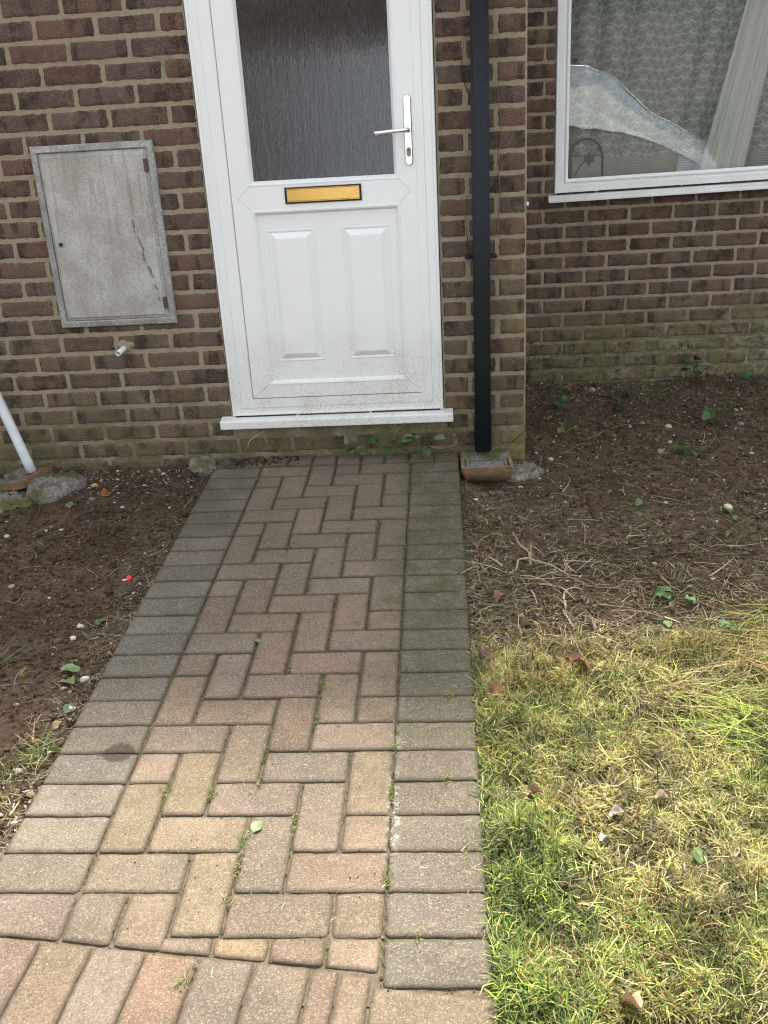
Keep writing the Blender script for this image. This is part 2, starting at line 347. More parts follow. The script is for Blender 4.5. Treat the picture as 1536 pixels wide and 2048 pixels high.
def mat_glass():
    t = NT('window_glass'); tr = t.n('ShaderNodeBsdfTransparent'); tr.inputs[0].default_value = (.93, .95, .94, 1)
    gl = t.n('ShaderNodeBsdfGlossy'); gl.inputs['Roughness'].default_value = .0; gl.inputs[0].default_value = (1, 1, 1, 1)
    fr = t.n('ShaderNodeFresnel'); fr.inputs[0].default_value = 1.56; mx = t.n('ShaderNodeMixShader')
    L = t.t.links; L.new(fr.outputs[0], mx.inputs[0]); L.new(tr.outputs[0], mx.inputs[1]); L.new(gl.outputs[0], mx.inputs[2]); L.new(mx.outputs[0], t.t.nodes['Material Output'].inputs[0])
    bn = t.n('ShaderNodeBump'); bn.inputs['Distance'].default_value = .0006; L.new(t.noise(3, 2), bn.inputs['Height']); L.new(bn.outputs[0], gl.inputs['Normal'])
    return t.m
M_glass = mat_glass()
def mat_lace():
    t = NT('net_curtain'); P = t.xyz(t.attr('buv').outputs['Vector'])   # u metres across the cloth, v metres up
    p = .038; u = t.math('DIVIDE', P[0], p); tri = t.math('PINGPONG', u, .5)
    z = P[1]; cell = t.math('FLOOR', u)
    fine = t.ramp(z, 1.055, 1.065)        # above: chevron stacks, below: dense herringbone hem
    zz = t.math('ADD', z, t.math('MULTIPLY', tri, .024))
    a = t.ramp(t.math('ABSOLUTE', t.math('SUBTRACT', t.math('FRACT', t.math('DIVIDE', zz, .048)), .5)), .05, .10, 1, 0)
    b = t.ramp(t.math('ABSOLUTE', t.math('SUBTRACT', t.math('FRACT', t.math('DIVIDE', zz, .012)), .5)), .16, .28, 1, 0)
    par = t.math('FRACT', t.math('ADD', t.math('MULTIPLY', cell, .5), t.math('MULTIPLY', t.math('FLOOR', t.math('DIVIDE', zz, .048)), .5)))
    on = t.math('MULTIPLY', t.math('GREATER_THAN', par, .25), b)
    stem = t.math('MULTIPLY', t.ramp(tri, .0, .05, .6, 0), 1.0)
    big = t.math('MAXIMUM', t.math('MAXIMUM', a, on), stem)
    zh = t.math('ADD', z, t.math('MULTIPLY', t.math('PINGPONG', t.math('MULTIPLY', u, 2.0), .5), .014))
    hem = t.ramp(t.math('ABSOLUTE', t.math('SUBTRACT', t.math('FRACT', t.math('DIVIDE', zh, .012)), .5)), .14, .28, 1, 0)
    pat = t.math('ADD', t.math('MULTIPLY', fine, big), t.math('MULTIPLY', t.math('SUBTRACT', 1.0, fine), hem))
    f = t.math('ADD', .58, t.math('MULTIPLY', pat, .41))
    t.done((.82, .82, .78), .9, 0, .1)
    tl = t.n('ShaderNodeBsdfTranslucent'); tl.inputs[0].default_value = (.7, .7, .66, 1)
    m1 = t.n('ShaderNodeMixShader'); m1.inputs[0].default_value = .3; L = t.t.links
    L.new(t.b.outputs[0], m1.inputs[1]); L.new(tl.outputs[0], m1.inputs[2])
    tr = t.n('ShaderNodeBsdfTransparent'); m2 = t.n('ShaderNodeMixShader'); t.set(m2.inputs[0], f)
    L.new(tr.outputs[0], m2.inputs[1]); L.new(m1.outputs[0], m2.inputs[2]); L.new(m2.outputs[0], t.t.nodes['Material Output'].inputs[0]); return t.m
M_lace = mat_lace()

# ---------------------------------------------------------------- ground (one sheet to the horizon)
def grid(xs, ys, zf):
    X, Y = np.meshgrid(xs, ys, indexing='ij'); Z = zf(X, Y); nx, ny = X.shape
    V = np.stack([X, Y, Z], -1).reshape(-1, 3); I = np.arange(nx*ny).reshape(nx, ny)
    return V, np.stack([I[:-1, :-1], I[1:, :-1], I[1:, 1:], I[:-1, 1:]], -1).reshape(-1, 4)
xs = np.concatenate([[-90, -40, -20, -10, -6, -4, -3], np.arange(-2.4, -.95, .008), [-.949, -.945, -.94, -.7, -.45, -.2, 0, .05, .0525, .056], np.arange(.06, 2.0, .0085), [2.2, 2.6, 3.2, 4, 6, 10, 20, 40, 90]])
ys = np.concatenate([[-90, -50, -25, -15, -9.0, -7, -5.3, -5.1, -4, -3.2, -2.8], np.arange(-2.66, 1.31, .0085), [1.36, 5, 40]])
V, F = grid(xs, ys, gzn)
tag(mesh('ground', V, F, M_soil, smooth=True), 'brown bare garden soil around the paved path', 'ground', kind='structure')

# ---------------------------------------------------------------- block paving
BUFF = [(.248, .166, .115), (.262, .190, .132), (.235, .170, .125), (.290, .210, .130), (.215, .170, .135), (.262, .168, .120), (.222, .172, .135), (.245, .185, .132)]
GREY = [(.150, .143, .118), (.135, .130, .112), (.160, .145, .115), (.125, .126, .115), (.165, .152, .122)]
def pavers(name, rects, label, zf, thick=.05, rot=None):
    VV = []; FF = []; CC = []; UU = []; n0 = 0
    for (x0, x1, y0, y1, c) in rects:
        g = .0007+.0010*rng.random(4)
        if x0 > -.76 and x1 < -.13: g[:2] += .0004+.0024*rng.random(2)
        x0 += g[0]; x1 -= g[1]; y0 += g[2]; y1 -= g[3]
        lx, ly = x1-x0, y1-y0; ex = [0, .0018, .005]
        nx = max(3, int(lx/.02)); ny = max(3, int(ly/.02))
        a = np.concatenate([ex, np.linspace(.014, lx-.014, nx), [lx-.005, lx-.0018, lx]]); b = np.concatenate([ex, np.linspace(.014, ly-.014, ny), [ly-.005, ly-.0018, ly]])
        A, B = np.meshgrid(a, b, indexing='ij')
        dx = np.minimum(A, lx-A); dy = np.minimum(B, ly-B); d = np.minimum(dx, dy)
        h = -.0030*np.clip(1-d/.005, 0, 1)**1.7
        cr = np.clip(.012-dx, 0, 1)*np.clip(.012-dy, 0, 1)/.000144; h -= .0014*cr
        sx = np.sign(lx/2-A)*cr*.0020; sy = np.sign(ly/2-B)*cr*.0020
        wx = (.0013*vn(x0+A, y0+B, 70, 3)+.0007*vn(x0+A, y0+B, 190, 6))*(d < .003); wy = (.0013*vn(x0+A, y0+B, 70, 4)+.0007*vn(x0+A, y0+B, 190, 7))*(d < .003)
        tz = np.clip(rng.normal(0, .0009), -.0015, .0018); ta, tb = np.clip(rng.normal(0, .006, 2), -.010, .010)
        X = x0+A+sx+wx; Y = y0+B+sy+wy
        if rot is None and x1 < -.12 and (y0 < -2.345 or (y0 < -2.32 and x1 < -.53)): yb = Y.min(); Y = y1+(Y-y1)*((-2.326-.1016*(X+.98)+.003-y1)/(yb-y1))
        if rot is not None: X, Y = rot(X, Y)
        Z = zf(X, Y)+h+tz+ta*(A-lx/2)+tb*(B-ly/2)+.0006*vn(X, Y, 50, 8)
        m, k = A.shape; I = np.arange(m*k).reshape(m, k)
        P = np.stack([X, Y, Z], -1).reshape(-1, 3)
        loop = np.concatenate([I[:, 0], I[-1, 1:], I[-2::-1, -1], I[0, -2:0:-1]])
        bot = P[loop]-np.array([0, 0, thick]); L = len(loop)
        Q = np.stack([I[:-1, :-1], I[1:, :-1], I[1:, 1:], I[:-1, 1:]], -1).reshape(-1, 4)
        nb = m*k+np.arange(L); S4 = np.stack([loop, nb, np.roll(nb, -1), np.roll(loop, -1)], -1)
        VV += [P, bot]; FF.append(np.concatenate([Q, S4])+n0); n0 += m*k+L
        uv = np.stack([dx, dy, np.full_like(dx, rng.random())], -1).reshape(-1, 3)
        cc = np.array(c)*(1+rng.normal(0, .09))*(1+rng.normal(0, .025, 3))
        CC.append(np.tile(cc, (m*k+L, 1))); UU += [uv, np.zeros((L, 3))]
    o = mesh(name, np.concatenate(VV), np.concatenate(FF), M_pav, smooth=True, col=np.clip(np.concatenate(CC), .01, 1), buv=np.concatenate(UU))
    return tag(o, label, 'path', kind='structure')
pz = lambda x, y: SL*y
YK = [-.1-.1017*k for k in range(40)]; XI = [-.744+.1013*i for i in range(7)]
def pick(L): return L[rng.integers(len(L))]
def buff(y):  # blocks turn darker and greyer towards the wall: shade put into their colour
    c = np.array(pick(BUFF))*.5+np.array([.235, .182, .132])*.5; k = np.clip((-y-.6)/1.3, 0, 1)
    return tuple(c*k+(c*.6+.4*np.array([.18, .16, .125]))*.86*(1-k))
rc = []
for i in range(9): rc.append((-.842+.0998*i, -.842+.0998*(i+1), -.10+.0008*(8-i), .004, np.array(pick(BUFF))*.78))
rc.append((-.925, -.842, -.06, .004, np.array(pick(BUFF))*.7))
for k in range(0, 23):
    rc.append((-.136, .056, YK[k+1], YK[k], np.array(pick(GREY))))
for k in range(0, 21):
    rc.append((-.945, -.745, YK[k+1], YK[k], np.array(pick(GREY))*(1.0 if k < 17 else 1.15)))
rc.append((-.945, -.745, YK[22]+.0001, YK[21], pick(BUFF)))

for k in range(22):
    for i in range(6):
        s = (i+k) % 4
        if s == 0: rc.append((XI[i], XI[min(i+2, 6)], YK[k+1], YK[k], buff(YK[k])))
        elif s == 1 and i == 0: rc.append((XI[0], XI[1], YK[k+1], YK[k], buff(YK[k])))
        elif s == 2: rc.append((XI[i], XI[i+1], YK[min(k+2, 22)], YK[k], buff(YK[k])))
        elif s == 3 and k == 0: rc.append((XI[i], XI[i+1], YK[1], YK[0], buff(0)))
for a, b, d in ((-.555, -.45, .036), (-.45, -.345, .047), (-.345, -.24, .058), (-.24, -.14, .068)):
    rc.append((a, b, YK[22]-d, YK[22], pick(BUFF)))
pavers('path', rc, 'herringbone block paved garden path with grey border leading to the front door', pz)
V, F = grid(np.arange(-.94, .0525, .005), np.arange(-2.47, .002, .005), lambda X, Y: SL*Y-.0060+.0009*fbm(X, Y, 40, 2, 23)+.0006*fbm(X, Y, 5, 2, 27))
tag(mesh('path_bedding', V, F, M_joint), 'sandy joints between the path blocks', 'path', kind='structure')
# driveway of larger skewed soldier courses at the foot of the path
th = R(-5.8); o0 = (-.98, -2.326)
def rot(X, Y): return o0[0]+math.cos(th)*X-math.sin(th)*Y, o0[1]+math.sin(th)*X+math.cos(th)*Y
rc = []
for r in range(14):
    for i in range(-24, 10):
        if i*.103+.103 < .78 : rc.append((i*.103, i*.103+.103, -.205*(r+1), -.205*r, pick(BUFF)))
for r in range(14): rc += [(.723, .774, -.205*(r+1), -.205*r, pick(BUFF)), (.775, .832, -.205*(r+1), -.205*r-.004, pick(BUFF))]
for r in range(28): rc.append((.836, 1.045, -.103*(r+1)-.024, -.103*r-.024, pick(BUFF)))
pavers('driveway', rc, 'tan block paved driveway at the foot of the path', pz, rot=rot)
V, F = grid(np.array([-3.5, -1, .06]), np.array([-5.25, -4, -2.45]), lambda X, Y: SL*Y-.009)
tag(mesh('driveway_bedding', V, F, M_joint), 'sandy joints between the driveway blocks', 'driveway', kind='structure')
t = NT('asphalt'); t.bump(t.noise(200, 4), .003); M_asph = t.done(t.mix(t.noise(300, 4), (.04, .04, .04), (.075, .073, .07)), .9)
V, F = grid(np.array([-60., 60]), np.array([-12., -5.25]), lambda X, Y: np.maximum(Y, -9)*SL-.03)
tag(mesh('road', V, F, M_asph), 'asphalt road behind the viewer', 'road', kind='structure')

# ---------------------------------------------------------------- house
house = tag(empty('brick_house', (0, 0, 0)), 'brown brick house with white front door and projecting left wall', 'house')
BR = [(.122, .076, .062), (.138, .082, .065), (.110, .072, .061), (.097, .068, .060), (.130, .096, .075), (.115, .084, .070), (.152, .090, .070), (.090, .065, .058), (.110, .086, .072), (.126, .072, .057)]
def brick_wall(name, rows, origin, ud, nd, m, mm, parent, mort):
    """rows: list of (z0, z1, [u joints]) ; wall surface = origin + u*ud, outward normal nd"""
    VV = []; FF = []; CC = []; UU = []; n0 = 0; ud = np.array(ud, float); nd = np.array(nd, float); og = np.array(origin, float)
    for z0, z1, J in rows:
        for a, b in zip(J[:-1], J[1:]):
            if b-a < .03: continue
            lx = b-a-.0105; lz = z1-z0-.0105; na, nb = max(5, int(lx/.014)), 6
            e = [0, .003, .008]; A1 = np.concatenate([e, np.linspace(.016, lx-.016, na), [lx-.008, lx-.003, lx]]); B1 = np.concatenate([e, np.linspace(.018, lz-.018, 3), [lz-.008, lz-.003, lz]])
            A, B = np.meshgrid(A1, B1, indexing='ij'); u = a+.0052+A; z = z0+.0052+B
            dx = np.minimum(A, lx-A); dz = np.minimum(B, lz-B); d = np.minimum(dx, dz)
            o = (d < .0035); sd = rng.integers(40)
            u = u+.0028*vn(u*3, z*3, 30, 50)*o+.0016*vn(u, z, 160, 51)*o; z = z+.0024*vn(u*3, z*3, 30, 52)*o+.0014*vn(u, z, 170, 53)*o
            h = -.0065*np.clip(1-d/.0075, 0, 1)**1.6+.0011*vn(u, z, 60, 54)+.0008*vn(u, z, 190, 55)+rng.normal(0, .0008)
            cr = np.clip(.010-dx, 0, 1)*np.clip(.010-dz, 0, 1)/.0001; h -= .003*cr
            P = og+u[..., None]*ud+h[..., None]*nd+z[..., None]*np.array([0, 0, 1.]); P = P.reshape(-1, 3)
            mm_, k = A.shape; I = np.arange(mm_*k).reshape(mm_, k)
            VV.append(P); FF.append(np.stack([I[:-1, :-1], I[1:, :-1], I[1:, 1:], I[:-1, 1:]], -1).reshape(-1, 4)+n0); n0 += mm_*k
            c = np.array(BR[rng.integers(len(BR))])*(1+rng.normal(0, .1)); wv = np.clip((1.25-z0)/1.0, 0, 1); c = c*(1-.32*wv)+np.array([.120, .090, .064])*.32*wv+np.array([.012, .013, .004])*wv
            CC.append(np.tile(c, (mm_*k, 1))); UU.append(np.stack([A/lx*(lx/.215), B/lz, np.full_like(A, rng.random())], -1).reshape(-1, 3))
    o = mesh(name, np.concatenate(VV), np.concatenate(FF), m, parent, smooth=True, col=np.clip(np.concatenate(CC), .01, 1), buv=np.concatenate(UU))
    return o
def zrow(n, dz=0): return .018+.075*n+dz, .018+.075*(n+1)+dz
XC = .333; YR = 1.30
rows = []
for n in range(-2, 30):
    z0, z1 = zrow(n); ph = -1.754 if n % 2 == 0 else -1.754+.1125
    J = [ph+.225*i for i in range(-8, 5) if ph+.225*i < -.9]
    hd = n % 2 == 0
    if z1 < .15 or z0 > 2.2:   # below the sill / above the door: runs through
        JR = [ph+.225*i for i in range(-8, 12)]; JR = [j for j in JR if j < .333-.16]
        JR += ([.333-.1125, .333] if hd else [.333-.2225, .333]) if True else []
        JR = sorted(JR); JR = [JR[0]]+[j for i, j in enumerate(JR[1:]) if j-JR[i] > .06 or j == .333]
        rows.append((z0, z1, JR)); continue
    rows.append((z0, z1, J+[-.863]))
    rows.append((z0, z1, ([.003, .333-.1125, .333] if hd else [.003, .110, .333])))
brick_wall('wall', rows, (0, 0, 0), (1, 0, 0), (0, -1, 0), M_brick, M_mort, house, 1)
# mortar body of the front block with a doorway
mb = MB(); mo = .0032
mb.box(-7, -.866, mo, 1.2, -.3, 2.42); mb.box(.004, XC-.002, mo, 1.2, -.3, 2.42); mb.box(-.866, .004, mo+.0001, .5, -.3, .139); mb.box(-.866, .004, mo, 1.2, 2.12, 2.42)
mb.box(-.866, .004, .45, .5, .139, 2.12)
mb.build('mortar', M_mort, house)
rows = [(zrow(n)[0], zrow(n)[1], [0, .1025, .3275, .5525, .7775, 1.0025, 1.2275, 1.31] if n % 2 else [0, .215, .44, .665, .89, 1.115, 1.31]) for n in range(-2, 32)]
brick_wall('wall', rows, (XC, 0, 0), (0, 1, 0), (1, 0, 0), M_brick, M_mort, house, 1)
# recessed wall to the right with the big window
WX0, WX1, WZ0, WZ1 = .590, 2.42, .905, 2.06
rows = []
for n in range(-2, 40):
    z0, z1 = zrow(n, -.008); ph = .644 if n % 2 else .534+.0017
    J = [ph+.2165*i for i in range(-1, 22)]; J[0] = max(J[0], .31); J = [j for j in J if j > .30]
    if J[0] > .345: J = [.333-.02]+J
    if z0 > WZ0-.06 and z1 < WZ1+.08:
        rows.append((z0, z1, [j for j in J if j < WX0-.035]+[WX0+.002])); rows.append((z0, z1, [WX1+.002]+[j for j in J if j > WX1+.03]))
    else: rows.append((z0, z1, J))
brick_wall('wall', rows, (0, YR, 0), (1, 0, 0), (0, -1, 0), M_brickR, M_mortR, house, 1)
mb = MB(); y = YR+.004
mb.box(.2, WX0+.004, y, 1.62, -.3, 3.78); mb.box(WX1, 5.4, y, 1.62, -.3, 3.78); mb.box(WX0+.004, WX1, y, 1.62, -.3, .889); mb.box(WX0+.004, WX1, y, 1.62, WZ1+.006, 3.78)
mb.build('mortar', M_mortR, house)
# roofs, out of view: put in and sized for where their shadow edge falls
M_fascia = plain('white_fascia', (.7, .7, .7), .4); M_roof = plain('roof_felt', (.09, .085, .08), .9, var=.3, sc=30, bump=.003)
MB().box(-7.2, XC+.10, -.10, 1.28, 2.42, 2.60).build('unseen_flat_roof', M_fascia, house, bevel=.004)
MB().add([(-7.3, 1.04, 3.80), (5.6, 1.04, 3.80), (5.6, 5.0, 6.3), (-7.3, 5.0, 6.3), (-7.3, 9, 3.80), (5.6, 9, 3.80)], [(0, 1, 2, 3), (3, 2, 5, 4), (0, 3, 4), (1, 5, 2), (0, 4, 5, 1)]).build('roof', M_roof, house)
MB().box(-7, 5.4, 5, 8.8, -.3, 3.79).box(-7, .2, 1.45, 5, 2.6, 3.79).build('wall', M_brick if False else plain('far_brick', (.10, .06, .05), .9), house)

# ---------------------------------------------------------------- front door
door = empty('door', (-.43, 0, .14)); door.parent = house; tag(door, 'white half glazed front door with gold letter box')
fr = MB(); fr.ring(-.862, .001, .186, 2.12, [(0, .05), (0, -.010), (.0025, -.0125), (.010, -.0125), (.0115, -.0075), (.014, -.0055), (.040, -.0055), (.044, -.010), (.086, -.0105), (.0905, -.006), (.0905, .03)], bot=.775)
fr.build('door_frame', M_up, door)
g = MB(); g.box(-.8655, -.862, -.002, .05, .19, 2.12).box(.001, .0045, -.002, .05, .19, 2.12).box(-.78, -.06, .012, .03, .25, 2.05).box(-.85, -.60, -.0138, .02, .1830, .1885).box(-.585, -.30, -.0138, .02, .1830, .1878).box(-.29, -.012, -.0138, .02, .1830, .1890)
g.build('gasket', M_gap, door)
sl = MB(); sl.add([(x, y, z) for x in (-.909, .039) for y, z in ((.0, .185), (-.012, .1825), (-.050, .177), (-.053, .173), (-.053, .145), (-.050, .142), (-.042, .142), (-.042, .15), (0, .15))],
    [(i, (i+1) % 9, 9+(i+1) % 9, 9+i) for i in range(9)]+[tuple(range(9)), tuple(range(17, 8, -1))])
sl.build('sill', M_up, door, bevel=.0012)
lx0, lx1, lz0, lz1 = -.7685, -.0725, .2595, 2.028; gx0, gx1 = -.689, -.147; yf = -.0115; q = .0004
lf = MB()
lf.prism([(lx0, lz0+q), (gx0-q, .3215), (gx0-q, .972), (-.744-q, 1.0245), (gx0-q, 1.0775), (gx0-q, 1.955), (lx0, lz1-q)][::1], yf, .012)
lf.prism([(lx1, lz0+q), (lx1, lz1-q), (gx1+q, 1.955), (gx1+q, 1.0775), (-.097+q, 1.0245), (gx1+q, .972), (gx1+q, .3215)], yf, .012)
lf.prism([(-.744+q, 1.0245), (gx0+q, .972), (gx1-q, .972), (-.097-q, 1.0245), (gx1-q, 1.0775), (gx0+q, 1.0775)], yf, .012)
lf.prism([(lx0+q, lz0), (lx1-q, lz0), (gx1-q, .3205), (gx0+q, .3205)], yf, .012)
lf.prism([(gx0+q, 1.956), (gx1-q, 1.956), (lx1-q, lz1), (lx0+q, lz1)], yf, .012)
for z0, z1 in ((.3205, .972), (1.0775, 1.956)):
    lf.ring(gx0-.0085, gx1+.0085, z0-.0085, z1+.0085, [(0, yf+.001), (.001, yf-.0022), (.004, yf-.0022), (.0055, yf-.0005), (.0075, yf-.0005), (.0165, .003), (.0165, .012)])
lf.build('door_leaf', M_up, door)
MB().box(gx0, gx1, .0035, .008, 1.07, 1.96).build('glass_pane', M_obs, door)
pn = MB(); pn.box(gx0, gx1, .0025, .010, .32, .974)
for a, b in ((-.648, -.468), (-.364, -.184)):
    pn.ring(a, b, .404, .908, [(0, .0026), (.002, -.0002), (.006, .0008), (.010, .0022), (.013, .0016), (.030, -.0072), (.033, -.0078)], cap=True)
pn.build('lower_panel', M_up, door)
lb = empty('letter_box', (-.4225, -.012, 1.03)); 
lb.parent = door; lb.location = Vector((-.4225, -.012, 1.03))-door.location
L = MB().ring(-.566, -.279, 1.001, 1.059, [(0, -.010), (0, -.0165), (.004, -.0175), (.006, -.015), (.006, -.012)]).build('letter_box_surround', M_gap, door)
bpy.data.objects.remove(lb)
lt = MB(); lt.prism([(-.559, 1.0095), (-.286, 1.0095), (-.286, 1.0515), (-.559, 1.0515)], -.0170, -.011, .0012).prism([(-.560, 1.0065), (-.285, 1.0065), (-.285, 1.0088), (-.560, 1.0088)], -.0185, -.011, .0006).prism([(-.560, 1.052), (-.285, 1.052), (-.285, 1.0540), (-.560, 1.0540)], -.0178, -.011, .0005)
lt.build('letter_flap', M_gold, door)
def rr(cx, z0, z1, w, n=10):
    r = w/2; return [(cx+r*math.cos(a), z0+r+r*math.sin(a)) for a in [math.pi+math.pi*k/n for k in range(n+1)]]+[(cx+r*math.cos(a), z1-r+r*math.sin(a)) for a in [math.pi*k/n for k in range(n+1)]]
hx = -.0975
MB().prism(rr(hx, 1.112, 1.352, .030), -.020, -.010, .0035).build('handle_plate', M_metal, door, smooth=False)
hd = MB(); hd.tube([(hx, -.018, 1.232), (hx, -.055, 1.232)], [.0105, .0085], 14)
hd.tube(curve([(hx, -.052, 1.232), (hx-.012, -.060, 1.232), (hx-.05, -.061, 1.2305), (hx-.10, -.058, 1.2275), (hx-.121, -.057, 1.226)], 5), [.0075]*4+[.0078]*12+[.0088]*4+[.006], 14)
hd.build('handle', M_metal, door, smooth=True)
MB().prism(rr(hx, 1.142, 1.174, .0165), -.0212, -.018, .001).build('keyhole', plain('worn_brass', (.22, .18, .11), .35, .9), door)
MB().box(hx-.0012, hx+.0012, -.0216, -.02, 1.161, 1.170).build('key_slot', M_gap, door)
for z in (1.336, 1.124): MB().tube([(hx, -.0190, z), (hx, -.0212, z)], .0042, 12).build('screw', M_metal, door)

# ---------------------------------------------------------------- window
win = empty('window', (1.5, YR, .9)); win.parent = house; tag(win, 'white framed window in the recessed right hand wall')
tilt = R(.75)
wf = MB(); wf.ring(WX0, WX1, .912, WZ1, [(0, .06), (0, -.006), (.003, -.009), (.034, -.010), (.038, -.006), (.046, -.006), (.050, -.011), (.054, -.0115), (.066, .006), (.066, .03)])
ofr = wf.build('window_frame', M_upw, win)
MB().box(WX0+.06, WX1-.06, .0125+0, .0165, .972, WZ1-.06).build('glass_pane', M_glass, win)
sw = MB(); sw.add([(x, YR+y, z) for x in (.556, WX1+.03) for y, z in ((.0, .906), (-.04, .902), (-.046, .899), (-.046, .884), (-.052, .882), (-.052, .872), (0, .876))],
    [(i, (i+1) % 7, 7+(i+1) % 7, 7+i) for i in range(7)]+[tuple(range(7)), tuple(range(13, 6, -1))]); sw.build('sill', M_upw, win, bevel=.001)
MB().box(WX0+.012, WX0+.20, YR-.0105, YR+.04, .906, .9145).box(WX0+.215, WX0+.62, YR-.0105, YR+.04, .906, .9155).box(WX0+.63, WX1-.01, YR-.0105, YR+.04, .906, .9145).build('gasket', M_gap, win)
for o in win.children:
    if o.name.startswith(('window_frame', 'glass_pane', 'window_frame')):
        for v in o.data.vertices: v.co.y += YR
    # the old frame has settled: everything rises slightly to the right
    for v in o.data.vertices:
        x = v.co.x+1.5-WX0; v.co.z += x*math.tan(tilt)*(1 if v.co.z < .6 else .3)
# room behind
room = MB(); room.box(.35, 3.2, 1.62, 1.63, .3, .88); room.box(.35, 3.2, 4.2, 4.3, -.1, 2.5).box(.30, .4, 1.62, 4.2, -.1, 2.5).box(3.2, 3.3, 1.62, 4.2, -.1, 2.5).box(.35, 3.2, 1.62, 4.2, 2.4, 2.5).box(.35, 3.2, 1.62, 4.2, -.1, 0)
room.build('interior_wall', plain('room_paint', (.30, .27, .24), .9), house)

# curtain: gathered lace net hanging inside the window
def curtain(x0, x1, y, seed, label, pull=0):
    n, m = 420, 40; u = np.linspace(0, 1, n); v = np.linspace(.93, 2.2, m); U, Vv = np.meshgrid(u, v, indexing='ij')
    ph = 6.5*np.cumsum(1+.6*vn(u, u*0, 9, seed))/n*2*math.pi*(x1-x0); ph = ph[:, None]
    am = .026+.016*vn(U, Vv*.25, 6, seed+1)
    X = x0+(x1-x0)*U+.012*np.cos(ph*1.0)+pull*(1-U)**0*np.maximum(0, 2.0-Vv)*U*-.22
    Y = y+am*np.sin(ph)+.02*vn(U, Vv*.1, 3, seed+2)
    I = np.arange(n*m).reshape(n, m); F = np.stack([I[:-1, :-1], I[1:, :-1], I[1:, 1:], I[:-1, 1:]], -1).reshape(-1, 4)
    cl = np.stack([U*(x1-x0)*1.35, Vv+.006*np.sin(ph), U*0], -1)
    return mesh('net_curtain', np.stack([X, Y, Vv], -1).reshape(-1, 3), F, M_lace, smooth=True, buv=cl.reshape(-1, 3))
tag(curtain(.62, 1.64, 1.425, 11, '', 1), 'left white lace net curtain with chevron pattern inside the window', 'curtain')
tag(curtain(1.50, 2.4, 1.50, 31, ''), 'right white lace net curtain hanging behind the draped one', 'curtain')
# plain drape crossing between the two nets
n, m = 160, 30; U, Vv = np.meshgrid(np.linspace(0, 1, n), np.linspace(.93, 2.2, m), indexing='ij')
X = 1.30+(Vv-.93)*.22+U*(.22-.05*(Vv-.93)); Y = 1.345+.011*np.sin(U*17+1.5*Vv)+.004*np.sin(U*41+3*Vv)+.006*U
I = np.arange(n*m).reshape(n, m)
t = NT('sheer_cloth'); t.done((.74, .73, .69), .9, 0, .1)
tag(mesh('drape', np.stack([X, Y, Vv], -1).reshape(-1, 3), np.stack([I[:-1, :-1], I[1:, :-1], I[1:, 1:], I[:-1, 1:]], -1).reshape(-1, 4), t.m, smooth=True), 'plain beige drape hanging slanted between the two lace nets', 'curtain')
# metal chair back with a leaf motif standing inside the window
ch = tag(empty('metal_chair', (.76, 1.375, .3)), 'dark metal chair back with leaf motif behind the glass', 'chair')
M_iron = plain('dark_iron', (.06, .065, .075), .5)
MB().tube([(.675, 1.37, .3), (.675, 1.372, 1.08)]+curve([(.675, 1.372, 1.09), (.69, 1.372, 1.135), (.75, 1.372, 1.16), (.81, 1.372, 1.135), (.835, 1.372, 1.08)], 5)+[(.845, 1.37, .3)], .006, 8).build('back_frame', M_iron, ch, smooth=True)
MB().tube(curve([(.69, 1.372, .93), (.70, 1.372, .99), (.735, 1.372, 1.045), (.76, 1.372, 1.055)], 5), .003, 6).tube([(.676, 1.372, 1.083), (.835, 1.372, 1.078)], .003).build('back_rail', M_iron, ch)
lp = [(0, -.034), (.012, -.012), (.032, -.014), (.022, .004), (.030, .022), (.010, .018), (0, .036), (-.010, .018), (-.030, .022), (-.022, .004), (-.032, -.014), (-.012, -.012)]
MB().prism([(.768+x, 1.062+z) for x, z in lp], 1.369, 1.374, .0008).build('leaf_ornament', M_iron, ch)
MB().box(.685, .835, 1.373, 1.378, .90, 1.075).build('back_panel', plain('panel_grey', (.33, .35, .37), .6), ch)
MB().box(.675, .85, 1.38, 1.55, .42, .45).build('seat', M_iron, ch)
for x, y in ((.68, 1.54), (.84, 1.54), (.68, 1.39), (.84, 1.39)): MB().tube([(x, y, 0.0), (x, y, .42)], .008).build('leg', M_iron, ch)

# ---------------------------------------------------------------- meter box
mbx = tag(empty('meter_box', (-1.275, 0, .577)), 'weathered pale grey meter cupboard set in the brick wall left of the door', 'meter box')
MB().ring(-1.508, -1.041, .577, 1.250, [(0, .03), (0, -.010), (.003, -.014), (.022, -.019), (.0255, -.016), (.0255, .01)]).build('frame', M_mframe, mbx)
MB().ring(-1.4815, -1.0675, .6035, 1.2235, [(0, .01), (0, -.009), (.002, -.0115), (.009, -.013), (.012, -.0185), (.0145, -.0195)], cap=True).build('door', M_meter, mbx)
for z in (.66, 1.165):
    MB().box(-1.082, -1.068, -.0215, -.012, z-.022, z+.022).tube([(-1.0675, -.0195, z-.022), (-1.0675, -.0195, z+.022)], .0028, 8).build('hinge', plain('rusty_steel', (.10, .085, .07), .6, .6), mbx, bevel=.001)
MB().tube([(-1.449, -.0190, .896), (-1.449, -.0206, .896)], .0075, 16).build('keyhole', M_gap, mbx)
MB().ring(-1.459, -1.439, .886, .906, [(0, -.0196), (.001, -.0208), (.003, -.0208), (.0035, -.0198)]).build('lock_plate', M_mframe, mbx)

